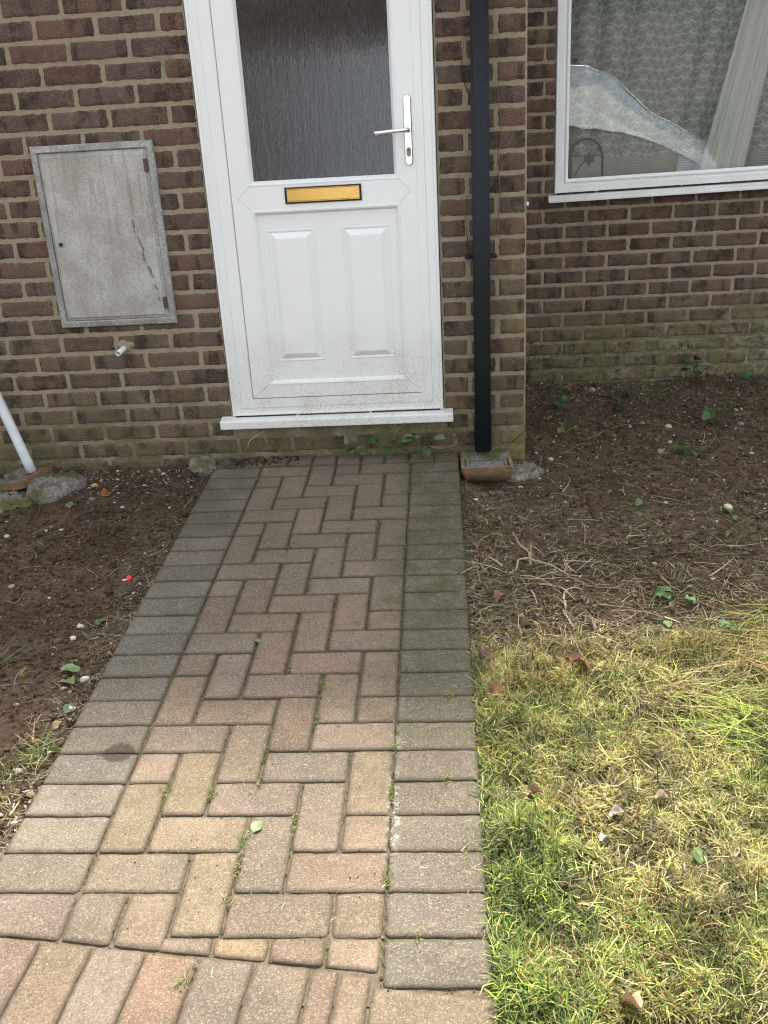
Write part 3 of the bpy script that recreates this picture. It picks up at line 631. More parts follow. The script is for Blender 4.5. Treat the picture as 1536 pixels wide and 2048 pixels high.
# ---------------------------------------------------------------- overflow pipe stub
op = tag(empty('overflow_pipe', (-1.272, 0, .485)), 'short white overflow pipe poking out below the meter box', 'pipe')
def hollow(P, r, ri, n, name, m, par):
    o = MB().tube(P, r, n, caps=False); P = [Vector(p) for p in P]; k = len(P); 
    mi = MB(); o.tube(P, ri, n, caps=False)
    o.F += [(((k-1)*n+i), ((k-1)*n+(i+1) % n), k*n+(k-1)*n+(i+1) % n, k*n+(k-1)*n+i) for i in range(n)]
    return o.build(name, m, par, smooth=True)
hollow([(-1.272, .01, .486), (-1.274, -.03, .482), (-1.279, -.068, .4765)], .0108, .0088, 20, 'pipe', M_white, op)
MB().tube([(-1.2735, -.015, .4825), (-1.2735, -.017, .4825)], .0086, 16).build('bore', M_gap, op)
bm = bmesh.new(); bmesh.ops.create_icosphere(bm, subdivisions=3, radius=1)
for v in bm.verts:
    a = math.atan2(v.co.z, v.co.x); k = 1+.22*math.sin(3*a+1)+.12*math.sin(5*a)
    v.co = Vector((v.co.x*.030*k-1.268, v.co.y*.0075, v.co.z*.026*k+.492)) + Vector((0, .002*math.sin(v.co.x*9), 0))
me = bpy.data.meshes.new('mortar_patch'); bm.to_mesh(me); bm.free(); me.materials.append(M_mort)
o = bpy.data.objects.new('mortar_patch', me); link(o, op); 
for v in me.vertices: v.co -= op.location

# ---------------------------------------------------------------- downpipe
dp = tag(empty('downpipe', (.16, -.05, .03)), 'square black plastic downpipe on the brick pier right of the door', 'downpipe')
def sqtube(pts, w, name, m, par, bev=.006):
    b = MB(); V = []
    for x, y, z, h in pts: V += [(x-h, y-h, z), (x+h, y-h, z), (x+h, y+h, z), (x-h, y+h, z)]
    n = len(pts); F = [(4*k+i, 4*k+(i+1) % 4, 4*k+4+(i+1) % 4, 4*k+4+i) for k in range(n-1) for i in range(4)]+[(3, 2, 1, 0), tuple(4*n-4+i for i in range(4))]
    return b.add(V, F).build(name, m, par, bevel=bev)
sqtube([(.1565, -.048, .125, .0315), (.165, -.048, 2.42, .0315)], 0, 'pipe', M_black, dp, .007)
sqtube([(.1553, -.048, .018, .0330), (.1562, -.048, .128, .0335)], 0, 'shoe', M_black, dp, .006)
bk = MB(); bk.box(.123, .196, -.0845, -.010, .769, .784).build('bracket', M_black, dp, bevel=.003)
for s in (-1, 1):
    x = .1595+s*.049; MB().prism([(x+.013*math.cos(a), .777+.009*math.sin(a)) for a in [2*math.pi*k/14 for k in range(14)]], -.026, -.006, .002).build('lug', M_black, dp)
    MB().tube([(x+s*.003, -.0255, .777), (x+s*.003, -.0285, .777)], .004, 10).build('screw', M_black, dp)

# ---------------------------------------------------------------- right gully
gl = tag(empty('drain_gully', (.17, -.09, -.08)), 'terracotta drain gully under the black downpipe', 'gully')
gx, gy = .166, -.095
def gullymesh(cx, y0, y1, z, w, par, m, depth=.10, lip=.014):
    """square rim, rounded bowl front"""
    b = MB(); n = 14
    out = [(cx-w, y0), (cx+w, y0), (cx+w, y1), (cx-w, y1)]
    rim = [(cx-w+lip, y0+lip), (cx+w-lip, y0+lip), (cx+w-lip, y1-lip), (cx-w+lip, y1-lip)]
    V = [(*p, z) for p in out]+[(*p, z+.001) for p in rim]+[(*p, z-.022) for p in rim]; F = [(i, (i+1) % 4, 4+(i+1) % 4, 4+i) for i in range(4)]+[(4+i, 4+(i+1) % 4, 8+(i+1) % 4, 8+i) for i in range(4)]
    b.add(V, F)
    V = []; K = 10          # bowl: cross-section in XZ shrinks to a half ellipse
    for k in range(n+1):
        t = k/n; zz = z-depth*t; s = math.sqrt(max(0, 1-(max(0, t-.12)/.88)**2)); hw = w*(.32+.68*s); yy0 = y1-(y1-y0)*(.30+.70*s)
        V += [(cx-hw, y1, zz), (cx-hw, yy0+.022*s, zz), (cx-hw*.93, yy0+.006*s, zz), (cx-hw*.5, yy0, zz), (cx, yy0-.002, zz), (cx+hw*.5, yy0, zz), (cx+hw*.93, yy0+.006*s, zz), (cx+hw, yy0+.022*s, zz), (cx+hw, y1, zz)]
    F = [(9*k+i, 9*k+i+1, 9*k+10+i, 9*k+9+i) for k in range(n) for i in range(8)]
    b.add(V, F); return b.build('bowl', m, par, smooth=False)
gullymesh(gx, -.205, -.004, -.004, .102, gl, M_terra, .10)
MB().box(gx-.086, gx+.086, -.188, -.075, -.04, -.020).build('silt', M_silt, gl, bevel=.002)
MB().box(gx-.094, gx+.094, -.072, -.008, -.05, .004).build('back_kerb', M_conc, gl, bevel=.004)
for s in (-1, 1): MB().box(gx+s*.079-.005, gx+s*.079+.005, -.188, -.076, -.03, -.012).build('side_lip', M_conc, gl, bevel=.003)

# ---------------------------------------------------------------- left gully and waste pipe
gl2 = tag(empty('drain_gully', (-1.82, -.1, -.06)), 'square drain gully with tan rim at the foot of the white waste pipe', 'gully')
a = MB(); z = .006
a.add([(-2.05, -.232, z), (-1.725, -.232, z), (-1.70, -.212, z), (-1.655, -.02, z+.004), (-1.675, -.015, z), (-1.722, -.20, z), (-1.735, -.212, z), (-2.05, -.212, z)]+[(-2.05, -.232, z-.03), (-1.725, -.232, z-.03), (-1.70, -.212, z-.03), (-1.655, -.02, z-.026), (-1.675, -.015, z-.03), (-1.722, -.20, z-.03), (-1.735, -.212, z-.03), (-2.05, -.212, z-.03)],
    [(0, 1, 2, 3, 4, 5, 6, 7)]+[(i, (i+1) % 8, 8+(i+1) % 8, 8+i) for i in range(8)])
a.build('rim', M_terra, gl2, bevel=.003)
MB().add([(-2.05, -.21, -.028), (-1.735, -.21, -.028), (-1.69, -.09, -.026), (-2.05, -.09, -.026)], [(0, 1, 2, 3)]).build('silt', M_silt, gl2)
MB().add([(x, y, zz) for zz in (-.04, .0) for x, y in ((-1.835, -.105), (-1.715, -.105), (-1.672, -.02), (-1.80, -.02))], [(3, 2, 1, 0), (4, 5, 6, 7)]+[(i, (i+1) % 4, 4+(i+1) % 4, 4+i) for i in range(4)]).build('back_slab', M_conc, gl2, bevel=.004)
wp = tag(empty('waste_pipe', (-1.73, -.07, 0)), 'slanting white plastic waste pipe at the left edge of the wall', 'pipe')
MB().tube([(-1.724, -.075, -.005), (-1.735, -.072, .04), (-1.815, -.058, .33), (-1.95, -.045, .80)], .0205, 20).build('pipe', M_white, wp, smooth=True)
MB().tube([(-1.9, -.049, .63), (-1.913, -.048, .68)], .026, 20).build('collar', M_white, wp, smooth=True)

def lump(name, pts, h, seed, m, label, cat, z0=None, col=(.2, .18, .15)):
    """irregular solid from an outline (world xy) with domed, rough top"""
    P = np.array(pts); c = P.mean(0); rings = 26; V = []; ang = 110
    th_ = np.linspace(0, 2*np.pi, ang, endpoint=False); pa = np.arctan2(*(P-c).T[::-1]); pr = np.hypot(*(P-c).T); o_ = np.argsort(pa)
    rad = np.interp(th_, np.concatenate([pa[o_]-2*np.pi, pa[o_], pa[o_]+2*np.pi]), np.tile(pr[o_], 3))
    for k in range(rings+1):
        f = k/rings; r = rad*np.sin(f*np.pi/2)**.8; x = c[0]+r*np.cos(th_); y = c[1]+r*np.sin(th_)
        z = (h*(np.cos(f*np.pi/2)**.22))*(1+.45*fbm(x, y, 14, 4, seed))+.009*fbm(x, y, 60, 4, seed+3)-.012*f**4
        V.append(np.stack([x, y, z+(gz(c[0], c[1]) if z0 is None else z0)], -1))
    V = np.concatenate(V); F = [(k*ang+i, k*ang+(i+1) % ang, (k+1)*ang+(i+1) % ang, (k+1)*ang+i) for k in range(rings) for i in range(ang)]
    return tag(mesh(name, V, F, m, smooth=True, col=np.tile(np.array(col), (len(V), 1))), label, cat)
lump('concrete_lump', [(-1.68, -.245), (-1.585, -.345), (-1.50, -.22), (-1.50, -.07), (-1.58, -.01), (-1.66, -.06), (-1.70, -.19)], .036, 61, M_conc, 'mossy broken concrete haunching right of the left gully', 'concrete')
lump('concrete_lump', [(-2.05, -.235), (-1.72, -.238), (-1.665, -.275), (-1.60, -.375), (-1.70, -.39), (-2.05, -.37)], .022, 71, M_conc, 'pale pebbly concrete strip in front of the left gully', 'concrete')
lump('concrete_lump', [(-.99, -.02), (-.93, -.06), (-.955, .0), (-1.03, .0), (-1.07, -.02)], .045, 77, M_conc, 'small pale flinty lump where the path meets the wall', 'concrete')
lump('concrete_lump', [(.27, -.20), (.36, -.16), (.37, -.03), (.34, .02), (.27, -.02)], .008, 79, M_conc, 'crumbling mortar beside the terracotta gully', 'concrete')

# ---------------------------------------------------------------- stones
def stone(x, y, r, c, label, seed, sink=.3):
    bm = bmesh.new(); bmesh.ops.create_icosphere(bm, subdivisions=3, radius=1); rr_ = np.random.default_rng(seed)
    D = rr_.normal(size=(7, 3)); D /= np.linalg.norm(D, axis=1)[:, None]; H = rr_.uniform(.62, .95, 7); ax = rr_.uniform(.75, 1.25, 3); ax[2] *= .75; a = rr_.random()*6
    z = float(gzn(x, y))
    for v in bm.verts:
        p = np.array(v.co)
        for d, h in zip(D, H):
            s = p@d
            if s > h: p = p-d*(s-h)*.9
        p = p*ax*r; v.co = (p[0]*math.cos(a)-p[1]*math.sin(a)+x, p[0]*math.sin(a)+p[1]*math.cos(a)+y, p[2]+z+r*.55*(1-sink))
    me = bpy.data.meshes.new('stone'); bm.to_mesh(me); bm.free(); me.materials.append(M_stone)
    at = me.color_attributes.new('Col', 'FLOAT_COLOR', 'POINT'); at.data.foreach_set('color', np.tile(np.array([*c, 1.], dtype=np.float32), len(me.vertices)))
    me.polygons.foreach_set('use_smooth', np.ones(len(me.polygons), dtype=bool))
    o = link(bpy.data.objects.new('stone', me)); return tag(o, label, 'stone', 'pale stones lying on the bare soil')
ST = [
 (0.977, -0.587, .017, (.62, .58, .44), 'large cream flint at the right edge of the bare soil'),
 (0.438, 0.03, .011, (.55, .50, .38), 'cream pebble just right of the brick corner'),
 (0.289, -0.283, .014, (.45, .38, .27), 'tan stone beside the terracotta gully'),
 (0.773, 1.088, .022, (.42, .40, .37), 'grey flint near the foot of the back wall'),
 (1.005, 0.4, .016, (.60, .57, .48), 'white flint in the middle of the right hand soil'),
 (1.378, 0.625, .020, (.42, .38, .31), 'tan flint pair to the far right below the window'),
 (0.892, 0.062, .018, (.33, .27, .21), 'brownish angular stone right of centre in the soil'),
 (0.911, 0.494, .015, (.34, .35, .30), 'flat grey green pebble behind the white flint'),
 (0.783, -0.508, .010, (.48, .42, .34), 'small buff pebble in front of the flat leaf litter'),
 (1.259, 0.051, .011, (.52, .48, .44), 'pinkish pebble near the right photo edge'),
 (0.11, -0.443, .012, (.58, .55, .47), 'whitish stone touching the path border'),
 (0.673, 0.9, .012, (.24, .21, .18), 'dull brown pebble left of a tan one near the back wall'),
 (0.757, 0.896, .012, (.46, .40, .29), 'round tan pebble near the back wall'),
 (1.327, 0.424, .018, (.25, .24, .23), 'dark grey pebble at the far right of the soil'),
 (0.969, 0.217, .013, (.46, .41, .32), 'yellowish pebble in front of the white flint'),
 (-1.242, -0.39, .010, (.50, .48, .42), 'whitish chip in the middle of the left soil'),
 (-1.428, -0.17, .016, (.44, .35, .22), 'tan pebble beside the concrete haunching'),
 (-1.162, -0.097, .014, (.50, .46, .38), 'cream stone near the wall on the left soil'),
 (-1.422, -0.103, .012, (.42, .37, .30), 'small stone behind the tan pebble on the left'),
 (-1.109, -1.228, .014, (.58, .56, .54), 'upper of two white flints on the left soil'),
 (-1.105, -1.296, .012, (.60, .58, .56), 'lower of two white flints on the left soil'),
 (-0.997, -1.501, .015, (.62, .61, .58), 'square white flint by the big torn green leaf'),
 (-0.983, -1.636, .013, (.58, .56, .50), 'white flint against the left path border'),
 (-1.381, -0.327, .015, (.22, .21, .19), 'dark grey pebble below the orange leaf'),
 (-1.595, -0.629, .011, (.52, .48, .38), 'yellowish pebble at the left photo edge'),
 (-1.419, -0.996, .011, (.36, .30, .21), 'dull tan stone half buried in the left soil'),
 (-0.997, 0.01, .020, (.50, .46, .40), 'knobbly pale flint where wall and path meet')]
for i, (x, y, r, c, l) in enumerate(ST): stone(x, y, r*.85, tuple(v*q for v, q in zip(c, (.82, .78, .70))), l, 300+i)

# ---------------------------------------------------------------- ribbons (blades, straw, fibres)
def ribbons(P, az, ln, e0, ec, wd, col, segs=3, curl=None, fold=False):
    N = len(P); az = az.copy(); pos = P.copy(); e = e0.copy(); rows = []
    curl = np.zeros(N) if curl is None else curl
    for k in range(segs+1):
        sdv = np.stack([-np.sin(az), np.cos(az), np.zeros(N)], -1); wv = wd*(1-(k/segs)**1.6*.85)
        rows += [pos-sdv*wv[:, None]/2, pos+sdv*wv[:, None]/2]
        st = ln/segs; pos = pos+np.stack([np.cos(e)*np.cos(az), np.cos(e)*np.sin(az), np.sin(e)], -1)*st[:, None]; e = e+ec; az = az+curl
    V = np.stack(rows, 1); K = 2*(segs+1); base = (np.arange(N)*K)[:, None]
    F = np.concatenate([np.stack([base[:, 0]+2*k, base[:, 0]+2*k+1, base[:, 0]+2*k+3, base[:, 0]+2*k+2], -1) for k in range(segs)])
    C = np.repeat(col, K, 0).reshape(N, K, 3)*np.linspace(.85, 1.1, K)[None, :, None]
    return V.reshape(-1, 3), F, C.reshape(-1, 3)
def merge(parts):
    V = []; F = []; C = []; n = 0
    for v, f, c in parts: V.append(v); F.append(f+n); C.append(c); n += len(v)
    return np.concatenate(V), np.concatenate(F), np.concatenate(C)
def lawn_edge(x): return -1.41+.07*vn(x, x*0, 4, 91)+.03*vn(x, x*0, 14, 92)+.10*sst(.6, 1.0, x)
GREEN = np.array([.118, .178, .038]); OLIVE = np.array([.190, .195, .052]); STRAW = np.array([.47, .39, .17]); BROWN = np.array([.24, .16, .05]); LIME = np.array([.33, .41, .075])
def lawn(n, x0, x1, y0, y1, big=1):
    x = rng.uniform(x0, x1, n); y = rng.uniform(y0, y1, n)
    pt = fbm(x, y, 6, 4, 130); keep = (y < lawn_edge(x)+.05*rng.normal(size=n)*(rng.random(n) < .4))
    bare = np.minimum.reduce([np.hypot((x-a)/s, (y-b)/(s*1.3)) for a, b, s in ((.243, -2.194, .035), (.405, -1.879, .030), (.36, -1.53, .03))])
    keep &= (bare > 1)|(rng.random(n) < .25); keep &= rng.random(n) < np.clip(.85+.5*pt, .45, 1)
    keep &= ~((x < .075+.02*rng.random(n))&(rng.random(n) < .5))
    x, y, pt = x[keep], y[keep], pt[keep]; N = len(x); r = rng.random(N)
    z = gzn(x, y)+.016*np.clip(fbm(x, y, 14, 3, 140), 0, 1)*rng.random(N)-.001
    g = np.clip(.40+.7*fbm(x, y, 5, 3, 150)+.45*sst(.35, .1, x)*sst(-1.9, -2.4, y)-.35*sst(-1.75, -1.45, y)*sst(.1, .6, x)+.15*rng.normal(size=N), 0, 1)
    br = np.clip(.5+fbm(x, y, 8, 3, 160)+.3*rng.normal(size=N), 0, 1)
    base = OLIVE*(1-g)[:, None]+GREEN*g[:, None]; dry = STRAW*br[:, None]+BROWN*(1-br)[:, None]
    dr = rng.random(N) < np.clip(.52-.42*g+.25*sst(-1.8, -1.45, y), .06, .85); col = np.where(dr[:, None], dry, base)
    col = np.where((rng.random(N) < .16*g+.04)[:, None], LIME, col)*(.40+1.0*rng.random(N)**1.3)[:, None]*np.clip(1+.75*fbm(x, y, 24, 3, 170), .40, 1.6)[:, None]
    ln = (.013+.034*rng.random(N)**1.7)*(1+.4*g)*big; e0 = np.where(rng.random(N) < .38*g+.08, rng.uniform(.5, 1.4, N), rng.uniform(-.15, .75, N))
    return ribbons(np.stack([x, y, z], -1), rng.uniform(0, 6.283, N), ln, e0, rng.normal(-.28, .25, N), (.0014+.0032*rng.random(N)**2)*big, col, 3, rng.normal(0, .28, N))
parts = [lawn(240000, .058, 1.02, -2.62, -1.28), lawn(26000, 1.02, 1.9, -2.9, -1.2, 1.5), lawn(14000, .06, 1.9, -4.6, -2.6, 2)]
# long uncut swathes lying over at the back right of the lawn, combed in locks
LK = [(.95, -1.30, 3.35, .40, 60), (1.02, -1.38, 3.3, .42, 70), (.92, -1.44, 3.05, .40, 70), (1.0, -1.52, 2.9, .45, 80), (.62, -1.42, 3.5, .22, 60), (.55, -1.60, 5.6, .26, 110), (.63, -1.66, 5.5, .30, 130), (.60, -1.74, 5.75, .28, 120), (.85, -1.58, 5.3, .35, 120), (.95, -1.64, 5.4, .35, 130), (.75, -1.50, 4.9, .25, 90), (1.05, -1.78, 5.2, .3, 90), (.80, -1.72, 5.4, .3, 100), (.5, -1.50, 4.0, .16, 50), (1.1, -1.36, 3.6, .4, 80)]
for i, (cx, cy, az, ln, nb) in enumerate(LK):
    nb = int(nb*1.5); x = cx+rng.normal(0, .07, nb); y = cy+rng.normal(0, .045, nb)
    c = (LIME if i in (6, 7, 0, 4) else STRAW*.95 if i % 2 else np.array([.26, .22, .075]))*(.35+.85*rng.random(nb))[:, None]
    c = np.where(rng.random(nb)[:, None] < .2, BROWN*(.6+.8*rng.random(nb))[:, None], c)
    parts.append(ribbons(np.stack([x, y, gzn(x, y)+.008], -1), az+rng.normal(0, .42, nb), ln*rng.uniform(.15, .70, nb), rng.uniform(.05, .6, nb), rng.normal(-.11, .05, nb), .0012+.0028*rng.random(nb)**2, c, 8, rng.normal(.03, .12, nb)))
# straw strewn among the lawn
nb = 900; x = rng.uniform(.07, 1.05, nb); y = rng.uniform(-2.6, -1.35, nb)
parts.append(ribbons(np.stack([x, y, gzn(x, y)+.014], -1), rng.uniform(0, 6.28, nb), rng.uniform(.02, .075, nb), rng.uniform(-.1, .35, nb), rng.normal(-.06, .05, nb), .0010+.0014*rng.random(nb), np.where(rng.random(nb)[:, None] < .6, STRAW*1.25, LIME)*(.7+.6*rng.random(nb))[:, None], 5, rng.normal(0, .08, nb)))
V, F, C = merge(parts)
tag(mesh('lawn_grass', V, F, M_grass, col=np.clip(C, .005, .9)), 'rough patchy yellow green lawn right of the path', 'grass', kind='stuff')

# ---------------------------------------------------------------- crumbs, grit and litter on the soil
OCT = np.array([(1, 0, 0), (-1, 0, 0), (0, 1, 0), (0, -1, 0), (0, 0, 1), (0, 0, -1), (.6, .6, .55), (-.6, .6, .55), (-.6, -.6, .55), (.6, -.6, .55)], float)
OF = np.array([(4, 9, 6), (4, 6, 7), (4, 7, 8), (4, 8, 9), (6, 9, 0), (7, 6, 2), (8, 7, 1), (9, 8, 3), (0, 2, 6), (2, 1, 7), (1, 3, 8), (3, 0, 9), (5, 2, 0), (5, 1, 2), (5, 3, 1), (5, 0, 3)])
def crumbs(x, y, r, col, lift=.2):
    N = len(x); ja = 1+.32*rng.normal(size=(N, 10, 1)); sc = rng.uniform(.6, 1.3, (N, 1, 3)); P = OCT[None]*ja*sc*r[:, None, None]
    a = rng.uniform(0, 6.28, N); c, s = np.cos(a)[:, None], np.sin(a)[:, None]; X = P[..., 0]*c-P[..., 1]*s; Y = P[..., 0]*s+P[..., 1]*c
    V = np.stack([X+x[:, None], Y+y[:, None], P[..., 2]*.8+(gzn(x, y)+r*lift)[:, None]], -1).reshape(-1, 3)
    return V, (OF[None]+(np.arange(N)*10)[:, None, None]).reshape(-1, 3), np.repeat(col, 10, 0)
def scat(n, left=.38):
    L = rng.random(n) < left; x = np.where(L, rng.uniform(-1.95, -.955, n), rng.uniform(.062, 1.75, n)); y = np.where(L, rng.uniform(-2.4, -.01, n), rng.uniform(-1.55, 1.28, n))
    k = ~((~L)&(x < .36)&(y > -.0))&~((~L)&(x < .28)&(y > -.21))&~(L&(x < -1.66)&(y > -.25)); return x[k], y[k]
x, y = scat(42000); N = len(x); r = .0013+.0058*rng.random(N)**3.0; cl = fbm(x, y, 9, 3, 200); r *= 1+.7*np.clip(cl, 0, 1)
col = np.array([.105, .070, .045])*(.35+1.0*rng.random(N))[:, None]
x2, y2 = scat(900); r2 = .005+.010*rng.random(len(x2))**2; x3 = -1.25+.14*rng.normal(size=260); y3 = -.62+.10*rng.normal(size=260); r3 = .004+.008*rng.random(260)**2; k3 = x3 < -.97
x2 = np.concatenate([x2, x3[k3]]); y2 = np.concatenate([y2, y3[k3]]); r2 = np.concatenate([r2, r3[k3]])
col2 = np.array([.085, .056, .036])*(.5+.7*rng.random(len(x2)))[:, None]
V, F, C = merge([crumbs(x, y, r, col), crumbs(x2, y2, r2, col2, .05)])
tag(mesh('soil_crumbs', V, F, M_crumb, col=C), 'loose crumbs of dark soil', 'soil', kind='stuff')
x, y = scat(5200, .22); x2, y2 = rng.uniform(-1.5, -.96, 420), -.03-.25*rng.random(420)**2; x3 = -.955-.09*rng.random(500)**2; y3 = rng.uniform(-2.3, -.9, 500)
x4 = rng.uniform(.35, 1.8, 700); y4 = 1.29-.5*rng.random(700)**1.6
x = np.concatenate([x, x2, x3, x4]); y = np.concatenate([y, y2, y3, y4]); N = len(x); r = .0013+.0065*rng.random(N)**4.0
pal = np.array([(.36, .31, .24), (.25, .20, .15), (.44, .40, .33), (.30, .21, .13), (.20, .18, .16), (.30, .27, .22)]); col = pal[rng.integers(len(pal), size=N)]*(.6+.6*rng.random(N))[:, None]
V, F, C = merge([crumbs(x, y, r, col, .3)])
tag(mesh('grit', V, F, M_stone, col=C), 'fine pale grit and gravel scattered on the soil', 'gravel', kind='stuff')
# litter fibres
pal = np.array([(.34, .27, .16), (.44, .37, .24), (.20, .14, .085), (.11, .075, .045), (.26, .25, .11), (.16, .19, .07), (.50, .45, .34)])
def litter(n, xf, yf, l0, l1, w=1.0, seed=0):
    x = xf(n); y = yf(n); c = pal[rng.integers(len(pal), size=n)]*(.30+.75*rng.random(n))[:, None]
    return ribbons(np.stack([x, y, gzn(x, y)+.0025+.004*rng.random(n)], -1), rng.uniform(0, 6.28, n), rng.uniform(l0, l1, n), rng.uniform(-.05, .25, n), rng.normal(-.05, .06, n), w*(.0010+.0024*rng.random(n)**2.5), c, 4, rng.normal(0, .12, n))
U_ = lambda a, b: (lambda n: rng.uniform(a, b, n))
parts = [litter(420, U_(.07, 1.7), lambda n: -1.45+2.6*rng.random(n)**1.6, .05, .17, 1.9), litter(300, U_(.08, .9), U_(-1.4, -.8), .05, .15, 2.2), litter(70, U_(-1.95, -.97), U_(-2.2, -.1), .04, .13, 1.6), litter(7000, U_(.07, 1.1), lambda n: -1.45+.95*rng.random(n)**1.8, .012, .06), litter(8500, U_(.06, 1.7), U_(-.9, 1.25), .008, .045), litter(3800, U_(.36, 1.8), lambda n: 1.28-.55*rng.random(n)**1.5, .012, .06, 1.3),
         litter(2200, U_(.06, .22), U_(-1.5, -.2), .012, .05), litter(2300, U_(-1.95, -.96), U_(-2.2, -.03), .006, .035, .8), litter(1500, lambda n: -.955-.13*rng.random(n)**1.5, U_(-2.3, -.5), .012, .055)]
V, F, C = merge(parts)
tag(mesh('plant_litter', V, F, M_dry, col=np.clip(C, .005, .8)), 'strewn straw and root fibres on the dug soil', 'litter', kind='stuff')
# debris and moss in the joints of the path
def pathz(x, y): return SL*y
n = 8200; jx = np.array(XI+[-.136, .056, -.945]); x = np.where(rng.random(n) < .6, jx[rng.integers(len(jx), size=n)], rng.uniform(-.94, .05, n)); onx = np.isin(x, jx)
y = np.where(onx, rng.uniform(-2.45, -.1, n), np.array(YK)[rng.integers(0, 24, size=n)])
x = x+rng.normal(0, .0022, n); y = y+rng.normal(0, .0022, n)
# only keep pieces lying in real joints of the herringbone
def injoint(x, y):
    k = np.floor((-.1-y)/.1017).astype(int); i = np.floor((x+.744)/.1013).astype(int); fx = (x+.744)/.1013-i; fy = (-.1-y)/.1017-k; ok = np.ones(len(x), bool)
    mid = (i >= 0)&(i < 6); s = (i+k) % 4
    vert = (fx < .06)|(fx > .94); s_l = np.where(fx > .5, s, (s-1) % 4)      # cell to the left of this joint
    ok &= ~(mid&vert&(s_l == 0)&(i+(fx > .5) < 6)&(i+(fx > .5) > 0))
    s_u = np.where(fy > .5, s, (s-1) % 4); ok &= ~(mid&~vert&(s_u == 2))
    return ok
ok = injoint(x, y); x, y = x[ok], y[ok]; N = len(x); mo = fbm(x, y, 5, 3, 210) > -.05
def oncrumb(x, y, r, col, dz):
    V, F, C = crumbs(x, y, r, col); V = V.reshape(-1, 10, 3); V[..., 2] += (pathz(x, y)-gzn(x, y)+dz)[:, None]; return V.reshape(-1, 3), F, C
col = np.where(mo[:, None], np.array([.062, .076, .026]), np.array([.10, .078, .05]))*(.5+1.0*rng.random(N))[:, None]
V1 = oncrumb(x, y, .0008+.0017*rng.random(N)**2, col, -.0032)
n = 1500; x = rng.uniform(-.94, .05, n); y = rng.uniform(-2.45, -.02, n); near = np.minimum(np.abs((y+.1) % .1017), .1017-np.abs((y+.1) % .1017))
V2 = oncrumb(x, y, .0006+.0013*rng.random(n)**2, np.array([.06, .045, .03])*(.5+2.2*rng.random(n)**3)[:, None], .0004)
n = 260; x = rng.uniform(-.90, -.6, n); y = -.045+.05*rng.normal(size=n)*.6; y = np.minimum(y, 0); V3 = oncrumb(x, y, .0015+.004*rng.random(n)**2, np.array([.05, .034, .022])*(.5+.9*rng.random(n))[:, None], .001)
V, F, C = merge([V1, V2, V3]); tag(mesh('joint_debris', V, F, M_crumb, col=C), 'moss crumbs and dirt in the path joints', 'moss', kind='stuff')
n = 420; x = rng.uniform(-.94, .05, n); y = rng.uniform(-2.42, -.1, n); x[:180] = rng.uniform(-.16, .05, 180)
c = pal[rng.integers(len(pal), size=n)]*(.8+.6*rng.random(n))[:, None]
V, F, C = ribbons(np.stack([x, y, pathz(x, y)+.0015], -1), rng.uniform(0, 6.28, n), rng.uniform(.005, .028, n), rng.uniform(0, .15, n), rng.normal(-.04, .03, n), .0006+.0008*rng.random(n), c, 3, rng.normal(0, .15, n))
tag(mesh('path_litter', V, F, M_dry, col=np.clip(C, .01, .8)), 'thin dry clippings lying on the paving', 'litter', kind='stuff')

# ---------------------------------------------------------------- grass and moss tufts growing in the joints (each its own thing)
TUFTS = [(-0.442, -0.443, 'g', 'second joint row left of centre'), (-0.54, -0.548, 'm', ''), (-0.535, -0.805, 'm', ''), (-0.337, -0.404, 'm', ''), (-0.335, -0.555, 'm', ''), (-0.237, -0.653, 'g', ''), (-0.339, -0.733, 'm', ''), (-0.439, -0.835, 'm', ''), (-0.33, -0.931, 'm', ''), (-0.432, -1.082, 'm', ''), (-0.634, -1.062, 'm', ''), (-0.141, -0.553, 'g', ''), (-0.139, -0.379, 'g', ''), (-0.143, -0.105, 'g', ''), (-0.744, -0.208, 'g', ''), (-0.336, -1.576, 'g', ''), (-0.431, -1.511, 'm', ''), (-0.333, -1.356, 'm', ''), (-0.335, -1.178, 'm', ''), (-0.331, -1.72, 'm', ''), (-0.44, -1.838, 'm', ''), (-0.436, -1.945, 'm', ''), (-0.138, -1.813, 'g', ''), (-0.536, -1.967, 'g', ''), (-0.643, -1.959, 'g', ''), (-0.343, -2.049, 'm', ''), (-0.439, -2.10, 'g', ''), (-0.138, -2.208, 'g', ''), (-0.438, -2.174, 'm', ''), (-0.451, -2.263, 'm', ''), (-0.486, -2.426, 'g', ''), (-0.073, -2.339, 'm', ''), (-0.02, -1.93, 'g', ''), (-0.002, -1.631, 'g', ''), (0.02, -2.133, 'm', ''), (-0.138, -1.959, 'm', '')]
SIDE = ['at the left border', 'one in from the left', 'two in from the left', 'on the centre line', 'two in from the right', 'one in from the right', 'at the right border', 'on the right border', 'on the right border']
ORD = 'first second third fourth fifth sixth seventh eighth ninth tenth eleventh twelfth thirteenth fourteenth fifteenth sixteenth seventeenth eighteenth nineteenth twentieth twenty-first twenty-second last'.split()
def rowword(y):
    m_ = abs(y); return f'{m_:.1f} metres down the path from the wall' if False else ('close to the door sill' if m_ < .3 else 'in the far third of the path' if m_ < .9 else 'halfway down the path' if m_ < 1.4 else 'in the near half of the path' if m_ < 2.0 else 'near the foot of the path')
